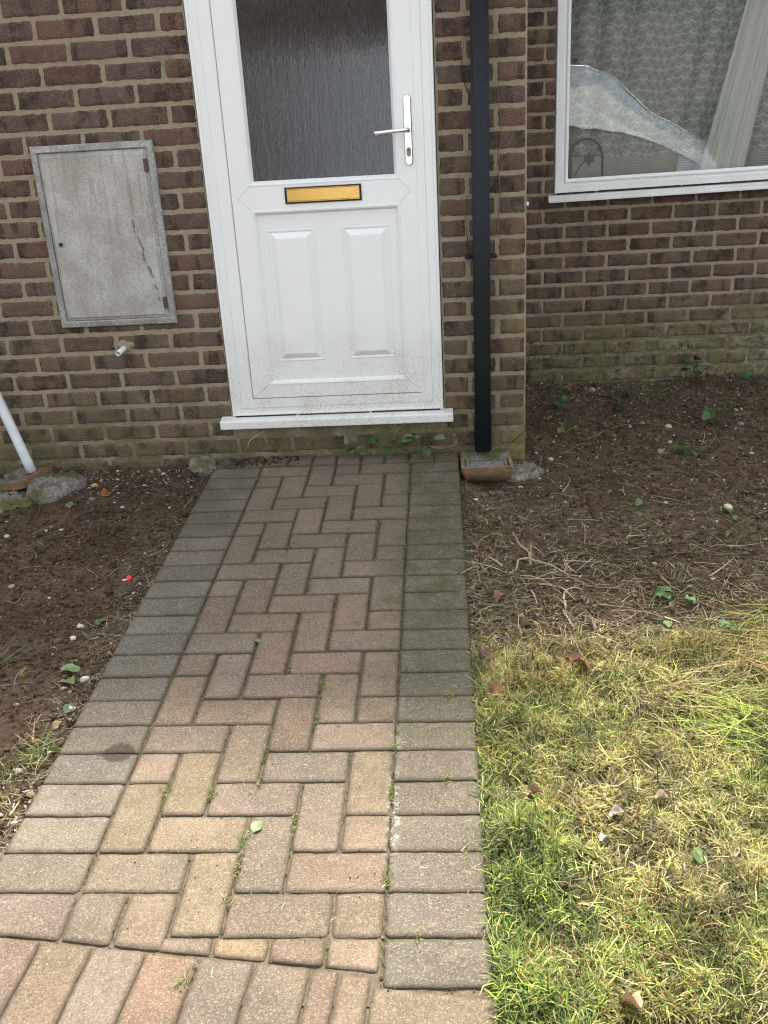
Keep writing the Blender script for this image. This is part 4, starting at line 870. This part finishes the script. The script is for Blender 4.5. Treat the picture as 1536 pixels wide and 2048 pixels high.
for i, (x, y, k, l) in enumerate(TUFTS):
    g = k == 'g'; n = 44 if g else 150; s = .010 if g else .004
    px = x+rng.normal(0, s*.6, n); py = y+rng.normal(0, s*(1.2 if g else 3.6), n)
    c = (np.array([.12, .17, .035]) if g else np.array([.085, .12, .022]))*(.5+.9*rng.random(n))[:, None]; c = np.where(rng.random(n)[:, None] < .2, STRAW*.9, c)
    V, F, C = ribbons(np.stack([px, py, SL*py-.003], -1), rng.uniform(0, 6.28, n), rng.uniform(.008, .030, n) if g else rng.uniform(.004, .011, n), rng.uniform(.25, 1.3, n), rng.normal(-.25, .15, n), (.0011 if g else .0013)+.0008*rng.random(n), c, 4, rng.normal(0, .15, n))
    side = 'against the grey right border' if x > -.18 else 'against the grey left border' if x < -.7 else 'right of centre' if x > -.35 else 'on the centre line' if x > -.47 else 'left of centre'
    o = mesh('grass_tuft' if g else 'moss_tuft', V, F, M_grass, col=C); kk = int((-.1-y)/.1017)
    if y > -.11: kk = 0
    tag(o, ('grass tuft ' if g else 'moss tuft ')+'by the '+ORD[kk]+' border block from the door, '+SIDE[int(round((x+.744)/.1013))], 'tuft', 'tufts growing in the path joints')
def tuft(name, x, y, n, ln, c, label, spread=.02, lean=(.3, 1.3), az=None, zf=gzn):
    px = x+rng.normal(0, spread, n); py = y+rng.normal(0, spread, n); cc = np.array(c)*(.55+.8*rng.random(n))[:, None]; cc = np.where(rng.random(n)[:, None] < .2, STRAW, cc)
    V, F, C = ribbons(np.stack([px, py, zf(px, py)-.002], -1), rng.uniform(0, 6.28, n) if az is None else az+rng.normal(0, .5, n), ln*rng.uniform(.4, 1, n), rng.uniform(lean[0], lean[1], n), rng.normal(-.22, .08, n), .0014+.0012*rng.random(n), cc, 6, rng.normal(0, .06, n))
    return tag(mesh(name, V, F, M_grass, col=C), label, 'tuft', 'grass tufts beside the path')
tuft('grass_tuft', -1.0, -1.80, 110, .075, (.08, .14, .03), 'dense green tuft beside the dark stain on the left border', .022)
tuft('grass_tuft', -1.06, -1.88, 70, .09, (.09, .13, .04), 'looser green tuft left of the dense one', .028)
tuft('grass_tuft', .095, -1.60, 60, .075, (.09, .15, .05), 'long green blades leaning over the right path edge', .012, (.3, 1.0), 2.8)
tuft('grass_tuft', .075, -1.98, 140, .05, (.17, .25, .045), 'bright lime tuft spilling onto the right border', .022, (.5, 1.4))
tuft('grass_tuft', .085, -.24, 45, .05, (.10, .16, .04), 'small green tuft at the foot of the terracotta gully', .014)
tuft('grass_tuft', .97, .02, 60, .16, (.15, .17, .06), 'sprawling thin grass in the middle of the right soil', .03, (.05, .5))
tuft('grass_tuft', .30, .06, 40, .07, (.16, .15, .06), 'wispy grass against the brick corner', .03, (.1, .9))
tuft('grass_tuft', .66, -.48, 60, .12, (.20, .17, .07), 'flattened straw coloured tuft in the right soil', .02, (.02, .35), 2.6)
tuft('grass_tuft', .92, -.98, 70, .12, (.22, .18, .08), 'straw coloured tuft at the right photo edge', .03, (.02, .45))
tuft('grass_tuft', .45, .35, 60, .10, (.15, .15, .06), 'thin pale grass just right of the pier', .04, (.05, .6))
tuft('grass_tuft', -1.285, -1.42, 14, .13, (.13, .19, .05), 'few long flat blades at the left photo edge', .008, (.05, .25), 1.1)
tuft('grass_tuft', -1.187, -1.49, 8, .075, (.26, .33, .05), 'bright yellow green shoot on the left soil', .004, (.5, 1.1), 1.2)
tuft('grass_tuft', .16, -1.42, 60, .05, (.24, .17, .08), 'brown dead tuft at the corner of lawn and path', .03, (.2, 1.2))
tuft('grass_tuft', -.94, -2.10, 16, .06, (.09, .14, .05), 'dark blades curling over the left path edge', .01, (.3, 1.0))

# ---------------------------------------------------------------- leaves and weeds
OUT = {'ovate': [(0, 0), (.18, .10), (.32, .28), (.36, .48), (.28, .70), (.14, .88), (0, 1), (-.14, .88), (-.28, .70), (-.36, .48), (-.32, .28), (-.18, .10)],
       'ivy': [(0, .05), (.22, -.05), (.45, .10), (.36, .30), (.52, .52), (.26, .58), (.16, .80), (0, 1), (-.16, .80), (-.26, .58), (-.52, .52), (-.36, .30), (-.45, .10), (-.22, -.05)],
       'oak': [(0, 0), (.10, .08), (.24, .10), (.20, .24), (.38, .32), (.28, .44), (.44, .58), (.28, .68), (.26, .86), (.10, .86), (0, 1), (-.10, .86), (-.26, .86), (-.28, .68), (-.44, .58), (-.28, .44), (-.38, .32), (-.20, .24), (-.24, .10), (-.10, .08)]}
def leaf_geo(kind, pos, size, az, pitch, roll, cup, wig):
    O = np.array(OUT[kind]); out = []
    rings = [1.0, .7, .4, .12]; V = []
    for r in rings:
        for (a, b) in O:
            a2 = a*r; b2 = .5+(b-.5)*r; z = cup*(abs(a2)*.9)+wig*math.sin(9*a2+7*b2)*.12*r-cup*.5*(b2-.4)**2
            V.append((a2, b2, z))
    V = np.array(V)*size; cr, sr = math.cos(roll), math.sin(roll); X = V[:, 0]*cr+V[:, 2]*sr; Z = -V[:, 0]*sr+V[:, 2]*cr; Y = V[:, 1]
    cp, sp = math.cos(pitch), math.sin(pitch); Y, Z = Y*cp-Z*sp, Y*sp+Z*cp; ca, sa = math.cos(az), math.sin(az)
    P = np.stack([X*ca-Y*sa+pos[0], X*sa+Y*ca+pos[1], Z+pos[2]], -1); n = len(O)
    F = [(k*n+i, k*n+(i+1) % n, (k+1)*n+(i+1) % n, (k+1)*n+i) for k in range(3) for i in range(n)]+[tuple(3*n+i for i in range(n))]
    return P, F
def leaf(name, kind, x, y, size, c, label, cat='leaf', pitch=.1, roll=0, cup=.3, az=None, dz=.004, m=None, group=None, zf=gzn, wig=.5):
    P, F = leaf_geo(kind, (x, y, float(zf(x, y))+dz), size, rng.uniform(0, 6.28) if az is None else az, pitch, roll, cup, wig)
    O = len(OUT[kind]); cc = np.tile(np.array(c), (len(P), 1)); cc[2*O:] *= .8
    P[:, 2] = np.maximum(P[:, 2], zf(P[:, 0], P[:, 1])+.0015)
    return tag(mesh(name, P, F, m or M_leaf, smooth=True, col=cc), label, cat, group)
GD = 'dry brown leaves on the ground'; GG = 'cut green leaves on the ground'
DR = [('oak', .148, -.837, .042, (.27, .13, .075), 'reddish brown leaf beside the path, right of its twin'), ('oak', .10, -.834, .036, (.25, .12, .07), 'reddish brown leaf touching the path border'), ('oak', .144, -1.162, .060, (.20, .12, .075), 'crumpled brown leaf halfway along the soil by the path'),
 ('oak', .089, -1.474, .05, (.16, .085, .075), 'purple brown leaf at the corner of lawn and path'), ('oak', .277, -1.456, .050, (.28, .18, .14), 'pinkish dry leaf on the back edge of the lawn'), ('oak', .094, -1.634, .055, (.20, .10, .06), 'dark red brown leaf wedged beside the path border'),
 ('ovate', .361, -1.528, .065, (.17, .09, .055), 'large dark brown leaf lying in the lawn edge'), ('oak', .401, -1.347, .042, (.28, .18, .14), 'pale pink leaf on bare soil behind the lawn'), ('oak', .495, -.472, .034, (.24, .10, .06), 'small red brown star shaped leaf on the soil'),
 ('ovate', .155, -1.967, .040, (.22, .12, .09), 'folded brown leaf on the lawn near the path'), ('ovate', .319, -2.031, .038, (.36, .29, .24), 'greyish triangular leaf in the middle of the lawn'), ('ovate', .42, -1.99, .036, (.30, .22, .16), 'curled tan leaf right of the greyish one'),
 ('oak', .27, -2.452, .044, (.38, .24, .14), 'orange tan curled leaf at the bottom of the lawn'), ('ovate', .60, -2.2, .036, (.26, .17, .12), 'brown leaf at the right photo edge of the lawn'), ('ovate', .31, -2.10, .026, (.42, .42, .36), 'small pale shiny leaf in the lawn centre'),
 ('ivy', -1.349, -.29, .042, (.30, .12, .045), 'orange brown leaf near the concrete haunching'), ('ovate', 1.40, 1.20, .06, (.24, .12, .09), 'reddish dead leaf against the back wall, right side'), ('ovate', 1.50, 1.22, .055, (.20, .09, .07), 'dark red leaf at the far right of the back wall'),
 ('ovate', .80, 1.22, .05, (.20, .11, .06), 'brown dead leaf against the back wall below the window'), ('ovate', -.99, -1.93, .035, (.30, .20, .12), 'tan curled leaf by the green tuft on the left'), ('ovate', -1.0, -1.72, .030, (.36, .25, .15), 'tan husk beside the left path border'), ('oak', .545, .41, .034, (.24, .13, .09), 'small pinkish brown leaf near the pier in the soil')]
for k, x, y, s, c, l in DR: leaf('dry_leaf', k, x, y, s, c, l, 'leaf', pitch=rng.uniform(.15, .6), roll=rng.normal(0, .4), cup=rng.uniform(.5, 1.2), dz=.010 if y < -1.5 and x > .1 else .004, m=M_dry, group=GD, wig=1)
GRN = [('ovate', -1.026, -1.453, .055, (.17, .24, .11), 'upper of the torn pale green leaves on the left soil'), ('ivy', -1.050, -1.50, .050, (.18, .25, .10), 'lower torn green leaf on the left soil'), ('ovate', -1.047, -1.169, .050, (.11, .17, .07), 'narrow green leaf beside the left border'), ('ovate', -1.443, -.399, .040, (.14, .21, .08), 'green leaf below the concrete haunching'),
 ('ovate', -1.036, -.09, .045, (.03, .06, .025), 'very dark green leaf near the wall on the left'), ('ovate', -.99, -1.659, .038, (.09, .15, .08), 'green leaf under the white flint by the left border'), ('ivy', -1.062, -.546, .026, (.08, .16, .04), 'tiny green seedling leaf on the left soil'),
 ('ovate', .122, -.734, .040, (.10, .17, .06), 'green leaf on the soil beside the right border'), ('ovate', .481, -2.159, .040, (.09, .14, .04), 'dark green leaf pressed in the lawn'), ('ivy', 1.089, -.44, .042, (.10, .16, .08), 'grey green leaf at the right photo edge'), ('ovate', .672, -.619, .028, (.10, .14, .07), 'small dull green leaf in the middle of the soil'),
 ('ovate', -.800, -1.0, .0, (0, 0, 0), '')]
for k, x, y, s, c, l in GRN:
    if s: leaf('green_leaf', k, x, y, s, c, l, pitch=rng.uniform(.05, .3), roll=rng.normal(0, .2), group=GG, dz=.012 if y < -2 else .004)
leaf('green_leaf', 'ovate', -.424, -2.085, .036, (.20, .25, .13), 'pale green leaf lying in a path joint near the foot of the path', az=-.3, zf=lambda x, y: SL*np.asarray(y), dz=.003, group=GG)
leaf('green_leaf', 'ovate', -.53, -1.375, .022, (.17, .24, .06), 'small bright green leaf on the path with a dry stalk', az=1, zf=lambda x, y: SL*np.asarray(y), dz=.003, group=GG)

def weed(name, x, y, n, size, h, c, label, kind='ovate', spread=.05, lean=(0, 0), zf=gzn, rs=None):
    rs = np.random.default_rng(int(abs(x*1000)+abs(y*1000))) if rs is None else rs
    z = float(zf(x, y)); t_ = tag(empty(name, (x, y, z)), label, 'weed'); sm = MB(); V = []; F = []; k0 = 0; C = []
    for i in range(n):
        a = rs.uniform(0, 6.28); r = spread*rs.uniform(.3, 1); hh = h*rs.uniform(.45, 1); tip = (x+r*math.cos(a)+lean[0]*hh, y+r*math.sin(a)+lean[1]*hh, z+hh)
        sm.tube(curve([(x, y, z-.005), ((x+tip[0])/2, (y+tip[1])/2, z+hh*.7), tip], 3), .0012, 5, c)
        P, f = leaf_geo(kind, tip, size*rs.uniform(.6, 1.1), a-math.pi/2+rs.normal(0, .4), rs.uniform(-.5, .35), rs.normal(0, .4), .35, .4)
        V.append(P); F += [tuple(j+k0 for j in q) for q in f]; k0 += len(P); C.append(np.tile(np.array(c)*rs.uniform(.6, 1.25), (len(P), 1)))
    sm.build('stem', M_leaf, t_, col=True)
    mesh('foliage', np.concatenate(V), F, M_leaf, t_, smooth=True, col=np.concatenate(C)); return t_
G1 = (.055, .12, .035); G2 = (.09, .19, .04)
w1 = weed('creeping_weed', -.235, -.06, 13, .050, .065, (.085, .16, .05), 'leafy green weed growing from the joint under the door sill', 'ovate', .085, zf=lambda x, y: SL*np.asarray(y))
weed('creeping_weed', -.36, -.02, 4, .045, .06, G1, 'small dark weed left of the leafy one under the sill', 'ovate', .04, zf=lambda x, y: SL*np.asarray(y))
weed('creeping_weed', -.09, -.075, 8, .048, .115, (.09, .15, .065), 'weed reaching up in front of the right end of the sill', 'ovate', .05, zf=lambda x, y: SL*np.asarray(y))
weed('leafy_weed', .66, -1.178, 8, .034, .03, G2, 'bright green weed right of centre behind the lawn')
weed('leafy_weed', .61, -1.292, 2, .045, .03, (.15, .22, .06), 'pale green leaf pair close to the lawn edge')
weed('leafy_weed', .787, -1.33, 4, .042, .05, (.08, .15, .05), 'green weed on a stalk at the right lawn edge')
weed('leafy_weed', .972, -.675, 4, .035, .03, (.12, .20, .05), 'small green weed by the large cream flint')
weed('leafy_weed', .711, -.50, 3, .036, .03, (.08, .15, .05), 'green sprig in the flattened straw tuft')
weed('leafy_weed', .993, .037, 8, .048, .045, (.07, .14, .035), 'green weed in the middle distance of the right soil')
weed('leafy_weed', 1.008, .791, 4, .055, .09, (.06, .11, .05), 'upright dark weed in front of the window wall')
weed('leafy_weed', .827, .757, 5, .055, .06, (.02, .035, .018), 'nearly black green weed near the back of the soil')
weed('leafy_weed', .546, .428, 4, .045, .03, G2, 'bright weed close to the brick pier')
weed('leafy_weed', .545, .836, 6, .05, .05, G1, 'dark weed behind the bright one near the pier')
weed('leafy_weed', 1.228, .413, 6, .055, .10, G1, 'tall dark weed with pale stalks on the right')
weed('leafy_weed', 1.336, 1.20, 6, .06, .13, (.05, .10, .03), 'weed growing up against the back wall')
weed('leafy_weed', 1.493, 1.081, 4, .07, .08, (.05, .12, .06), 'broad leaved weed at the right end of the back wall')
weed('leafy_weed', .445, 1.25, 4, .055, .24, (.025, .05, .02), 'tall thin weed in the corner between pier and back wall', lean=(.25, 0))
weed('leafy_weed', 1.36, .0, 3, .05, .03, (.05, .10, .06), 'dark flat weed at the right photo edge')

# ---------------------------------------------------------------- twigs, cut roots and stalks
def stalk(name, P, r, c, label, cat='twig', group='dry stalks and twigs lying on the soil', lift=.006, arch=0, zf=gzn):
    n = len(P); Q = [(x, y, float(zf(x, y))+lift+(arch*math.sin(math.pi*i/(n-1)) if n > 2 else 0)) for i, (x, y) in enumerate(P)]
    Q = curve(Q, 5); k = len(Q); b = MB().tube(Q, [.60*r*(1-.55*i/(k-1))*(1+.2*math.sin(i*2.1)) for i in range(k)], 7, c); o = b.build(name, M_dry, None, smooth=True, col=True); return tag(o, label, cat, group)
PALE = (.42, .35, .21); TAN = (.30, .23, .12); DK = (.095, .06, .038); GRS = (.25, .28, .10)
SK = [([(0.304, -1.152), (0.473, -1.046), (0.608, -0.934)], .0035, TAN, 'long tan stem with greenish tip slanting up right'), ([(0.415, -0.627), (0.511, -0.651), (0.571, -0.706)], .0020, PALE, 'thin bowed stem in the middle of the right soil'),
 ([(0.435, -0.384), (0.482, -0.239), (0.471, -0.136)], .0035, PALE, 'pale bent stem near the terracotta gully'), ([(0.255, -1.3), (0.325, -1.36), (0.398, -1.367)], .0020, TAN, 'thin stem trailing towards the lawn'), ([(0.386, -1.407), (0.461, -1.359), (0.538, -1.31)], .0022, GRS, 'green yellow stalk crossing the lawn edge'),
 ([(0.089, -1.227), (0.095, -1.283), (0.116, -1.336)], .0030, TAN, 'short curved stem beside the path border'), ([(0.199, -1.243), (0.198, -1.319), (0.249, -1.331)], .0028, PALE, 'hook shaped pale stem near the lawn corner'), ([(0.368, -0.935), (0.372, -1.002), (0.39, -1.016)], .0035, TAN, 'left prong of a forked stem'),
 ([(0.463, -0.913), (0.429, -0.966), (0.396, -1.016)], .0028, PALE, 'right prong of a forked stem'), ([(0.43, -1.217), (0.531, -1.232)], .0025, PALE, 'straight pale straw in front of the curled root'), ([(0.907, -0.807), (0.978, -0.7), (1.099, -0.623)], .0026, GRS, 'green arching stalk by the cream flint'),
 ([(0.597, -0.788), (0.639, -0.783)], .0045, PALE, 'short thick cut stub'), ([(0.318, -1.453), (0.334, -1.375)], .0030, PALE, 'short pale stick at the back of the lawn'), ([(0.335, -1.237), (0.34, -1.159), (0.368, -1.131), (0.397, -1.138)], .0052, PALE, 'thick curled root arching in the litter'),
 ([(.45, -1.53), (.48, -1.49), (.50, -1.46)], .005, (.16, .12, .09), 'short dark stick at the lawn edge'), ([(.42, -2.10), (.47, -2.14), (.51, -2.20)], .0020, PALE, 'long pale straw on the lawn'), ([(.18, -2.02), (.23, -2.09), (.26, -2.16)], .0022, GRS, 'green straw lying on the left of the lawn'),
 ([(.62, .30), (.80, .45), (.94, .44)], .0020, TAN, 'thin vine across the soil below the window'), ([(1.10, .10), (1.18, .30), (1.15, .55)], .0022, GRS, 'long green stalk on the right soil'), ([(.50, .10), (.62, .26), (.76, .15)], .0020, TAN, 'arched straw near the pier'), ([(.34, -.05), (.42, .10), (.55, .32)], .0025, (.12, .08, .05), 'brown stem running from the gully into the soil'),
 ([(-1.139, -.944), (-1.08, -.985)], .0026, DK, 'dark twig left of the red cap'), ([(-1.518, -.593), (-1.487, -.526), (-1.442, -.472)], .0022, TAN, 'thin root below the concrete strip'), ([(-1.197, -1.154), (-1.15, -1.151), (-1.094, -1.158)], .0026, DK, 'straight dark twig on the left soil'), ([(-1.121, -.928), (-1.107, -.866), (-1.058, -.892)], .0025, TAN, 'bent tan twig behind the red cap'),
 ([(-1.038, -.938), (-1.011, -.894), (-.984, -.826)], .0040, (.15, .09, .055), 'brown root beside the red cap'), ([(-1.021, -.8), (-.99, -.741), (-.98, -.665)], .0055, (.26, .17, .10), 'thick brown bark strip along the left border'), ([(-.994, -.415), (-.985, -.308)], .0025, PALE, 'pale straw by the far left border'), ([(-1.443, -.878), (-1.398, -.872), (-1.354, -.865)], .0018, TAN, 'fine straw in the left soil'),
 ([(-1.406, -1.07), (-1.368, -1.082), (-1.362, -1.031)], .0024, TAN, 'curved root on the left soil'), ([(-1.037, -1.421), (-1.012, -1.381), (-.97, -1.357)], .0028, DK, 'dark root above the torn green leaf'), ([(-1.031, -1.773), (-1.059, -1.689)], .0040, (.28, .19, .11), 'tan stick behind the green tuft'), ([(-.991, -2.005), (-.987, -1.963)], .005, PALE, 'short thick straw piece at the left edge'), ([(-1.012, -2.011), (-.974, -2.01)], .003, GRS, 'yellow straw by the left path edge'),
 ([(-1.28, -1.405), (-1.237, -1.305)], .0035, (.13, .19, .06), 'long green stem at the left photo edge'), ([(-1.274, -1.397), (-1.178, -1.298)], .0022, (.11, .13, .06), 'thin green stem beside the long one'), ([(-1.58, -.36), (-1.56, -.42), (-1.56, -.47)], .0045, (.13, .08, .05), 'dark root end hanging off the concrete')]
for P, r, c, l in SK: stalk('twig', P, r, c, l)
root = tag(empty('cut_root', (.256, -.9, -.07)), 'pale forked root stump standing up from the soil by the path', 'root')
def rb(pts, r, name='root_branch'):
    Q = curve([(x, y, float(gzn(x, y))+h) for x, y, h in pts], 7); k = len(Q); MB().tube([q+Vector(rng.normal(0, .0011, 3)) for q in Q], [.62*r*(1-.5*i/(k-1))*rng.uniform(.75, 1.25) for i in range(k)], 8, (.36, .29, .17)).build(name, M_dry, root, smooth=True, col=True)
rb([(.262, -.94, .0), (.258, -.915, .03), (.235, -.89, .055), (.213, -.86, .075)], .0070); rb([(.262, -.94, .0), (.266, -.92, .03), (.268, -.90, .06)], .0065)
rb([(.255, -.93, .015), (.225, -.95, .02), (.212, -.99, .006)], .0075); rb([(.262, -.94, .02), (.315, -.985, .025), (.368, -1.06, .008)], .0060)
# climbing tendrils on the brickwork, stalks below the sill
def tendril(P, r, c, label): Q = curve(P, 6); k = len(Q); return tag(MB().tube(Q, [r*(1-.5*i/(k-1)) for i in range(k)], 5, c).build('vine_tendril', M_dry, None, smooth=True, col=True), label, 'vine', 'dry vine tendrils on the brickwork')
tendril([(.222, -.004, .86), (.232, -.006, 1.0), (.225, -.005, 1.12), (.240, -.006, 1.2), (.228, -.005, 1.34), (.236, -.005, 1.42)], .0022, (.22, .17, .10), 'thin dry vine climbing the pier right of the downpipe')
tendril([(.115, -.005, .80), (.105, -.006, .90), (.112, -.005, 1.0)], .0016, (.06, .045, .03), 'dark tendril left of the downpipe low down')
tendril([(.118, -.005, 1.35), (.10, -.006, 1.42), (.112, -.005, 1.52)], .0016, (.07, .05, .035), 'dark tendril left of the downpipe near the top')
tendril([(.105, -.02, .03), (.06, -.03, .07), (.02, -.01, .125), (-.03, -.02, .135)], .0020, (.06, .04, .028), 'brown stem from the sill end down to the gully')
tendril([(.275, -.03, .04), (.33, -.02, .09), (.37, .02, .13), (.42, .08, .16)], .0022, (.07, .05, .03), 'brown runner sticking out past the brick corner')
tendril([(-.80, -.07, .07), (-.79, -.085, .10), (-.76, -.06, .118), (-.73, -.03, .128)], .0026, (.42, .36, .26), 'pale curled stalk hanging below the left end of the sill')
tendril([(-.725, -.05, .085), (-.735, -.04, .11), (-.74, -.02, .13)], .0022, (.38, .33, .24), 'short pale stalk beside the curled one')
tendril([(-.90, -.03, .01), (-.84, -.05, .03), (-.72, -.06, .055), (-.58, -.04, .12)], .0016, (.16, .11, .07), 'long thin brown stem rising to the sill')
tendril([(-.10, -.02, .05), (-.03, -.03, .02), (.05, -.03, .03)], .003, (.10, .06, .04), 'thick brown root at the foot of the wall by the weed')

# ---------------------------------------------------------------- red plastic cap
rc_ = tag(empty('red_cap', (-1.042, -.949, float(gz(-1.042, -.949)))), 'small bright red plastic cap lying on the left soil', 'cap')
zc = float(gz(-1.042, -.949))
o = MB().tube([(-1.046, -.953, zc+.006), (-1.035, -.949, zc+.013)], [.0105, .0085], 14).build('cap', plain('red_plastic', (.75, .03, .045), .35), rc_, smooth=False, bevel=.001)
MB().tube([(-1.046, -.953, zc+.007), (-1.062, -.958, zc+.004)], [.003, .0045], 8).build('stub', plain('white_stub', (.6, .58, .55), .6), rc_)

# small white plastic plug on the corner of the pier
tag(MB().box(.330, .340, -.003, .006, .949, .964).build('plastic_plug', M_white, None, bevel=.003), 'tiny white plug on the corner of the pier below the window', 'plug')

# ---------------------------------------------------------------- across the street (seen mirrored in the panes)
van = tag(empty('parked_van', (1.1, -7.4, -.45)), 'pale silver blue van seen mirrored in the window pane', 'van')
M_paint = plain('van_paint', (.42, .50, .60), .3, .1, .6, .03, 3); M_dkg = plain('van_glass', (.03, .035, .04), .05, 0, .8); M_rub = plain('rubber', (.02, .02, .02), .8)
prof = [(-1.45, -.15), (-1.48, .6), (-1.46, 1.5), (-1.38, 1.98), (-1.1, 2.08), (1.3, 2.05), (1.95, 1.96), (2.3, 1.76), (2.72, 1.38), (3.1, 1.15), (3.45, .98), (3.62, .72), (3.66, .35), (3.60, -.15)]
y0, y1 = -6.5, -8.4; n = len(prof); V = []
for y, s in ((y0-.16, .94), (y0, 1.0), (y1, 1.0), (y1+.16, .94)):
    for (x, z) in prof: tz = .5; V.append((1.1+(x-1.1)*(s if z > 1.1 else 1), y if z < 1.1 else y+(-.12 if y > -7.4 else .12)*((z-1.1)/1.0), z if s == 1 else tz+(z-tz)*(1.015)))
V = [V[n+i] for i in range(n)]+[V[2*n+i] for i in range(n)]
MB().add(V, [tuple(range(n)), tuple(range(2*n-1, n-1, -1))]+[(i, (i+1) % n, n+(i+1) % n, n+i) for i in range(n)]).build('body', M_paint, van, bevel=.06)
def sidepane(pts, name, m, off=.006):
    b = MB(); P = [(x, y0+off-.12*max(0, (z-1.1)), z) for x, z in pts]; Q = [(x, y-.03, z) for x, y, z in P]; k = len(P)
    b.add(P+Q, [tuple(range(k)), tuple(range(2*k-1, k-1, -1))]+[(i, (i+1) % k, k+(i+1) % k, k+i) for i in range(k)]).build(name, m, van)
sidepane([(1.45, 1.30), (2.35, 1.17), (2.9, .98), (3.38, .74), (3.44, .86), (3.0, 1.10), (2.5, 1.40), (2.1, 1.72), (1.45, 1.74)], 'reflection_band', plain('pale_reflection', (.72, .76, .80), .12, 0, .8))  # pale band along the windscreen slope: a bright reflection put into the colour
sidepane([(1.52, .35), (3.1, .35), (3.1, .84), (2.35, 1.12), (1.52, 1.24)], 'side_panel', plain('taupe_panel', (.16, .145, .12), .5))
MB().add([(2.38, -6.75, 1.72), (2.38, -8.15, 1.72), (2.98, -8.2, 1.24), (2.98, -6.7, 1.24)], [(0, 1, 2, 3)]).build('windscreen', M_dkg, van)
MB().tube([(-1.3, y0-.11, 2.03), (1.3, y0-.11, 2.06), (1.95, y0-.09, 1.97), (2.3, y0-.07, 1.77), (2.72, y0-.03, 1.39), (3.1, y0, 1.16), (3.45, y0+.01, .99)], .009, 8).build('highlight_strip', plain('bright_highlight', (.85, .86, .88), .2, .6), van)  # thin bright tube added along the outline as a highlight edge
sidepane([(1.25, .12), (1.262, .12), (1.262, 1.9), (1.25, 1.9)], 'door_seam', M_gap, .004)
for x in (-.6, 2.85):
    for y in (-6.52, -8.38):
        wh = MB().tube([(x, y+.1 if y > -7 else y-.1, -.17), (x, y-.12 if y > -7 else y+.12, -.17)], .34, 24).build('wheel', M_rub, van, bevel=.02)
        wh2 = MB().tube([(x, y+.105 if y > -7 else y-.105, -.17), (x, y+.06 if y > -7 else y-.06, -.17)], .20, 16).build('rim', M_metal, van)
for y in (-6.75, -8.15): MB().box(3.50, 3.64, y-.14, y+.14, .60, .78).build('headlight', plain('lamp_glass', (.7, .7, .7), .1, 0, .8), van, bevel=.03)
hb = tag(empty('brick_house', (0, -20, -.6)), 'red brick terrace across the street mirrored dimly in the glass', 'house')
M_fb = plain('terrace_brick', (.10, .09, .085), .9, var=.3, sc=8)
MB().box(-16, 13, -27, -20, -.8, 4.6).build('wall', M_fb, hb)
MB().add([(-16.4, -19.6, 4.5), (13.4, -19.6, 4.5), (13.4, -23.5, 7), (-16.4, -23.5, 7), (-16.4, -27.4, 4.5), (13.4, -27.4, 4.5)], [(0, 1, 2, 3), (3, 2, 5, 4), (0, 3, 4), (1, 5, 2)]).build('roof', M_roof, hb)
for x in (-13, -9, -5, -1, 3, 7, 11):
    for z in (.6, 3.0):
        wo = MB().ring(x-.7, x+.7, z, z+1.2, [(0, -20.0), (0, -19.95), (.06, -19.95), (.06, -20.02)]).build('window', M_roof, hb)
        MB().box(x-.66, x+.66, -20.0, -19.98, z+.05, z+1.16).build('window_pane', M_dkg, hb)
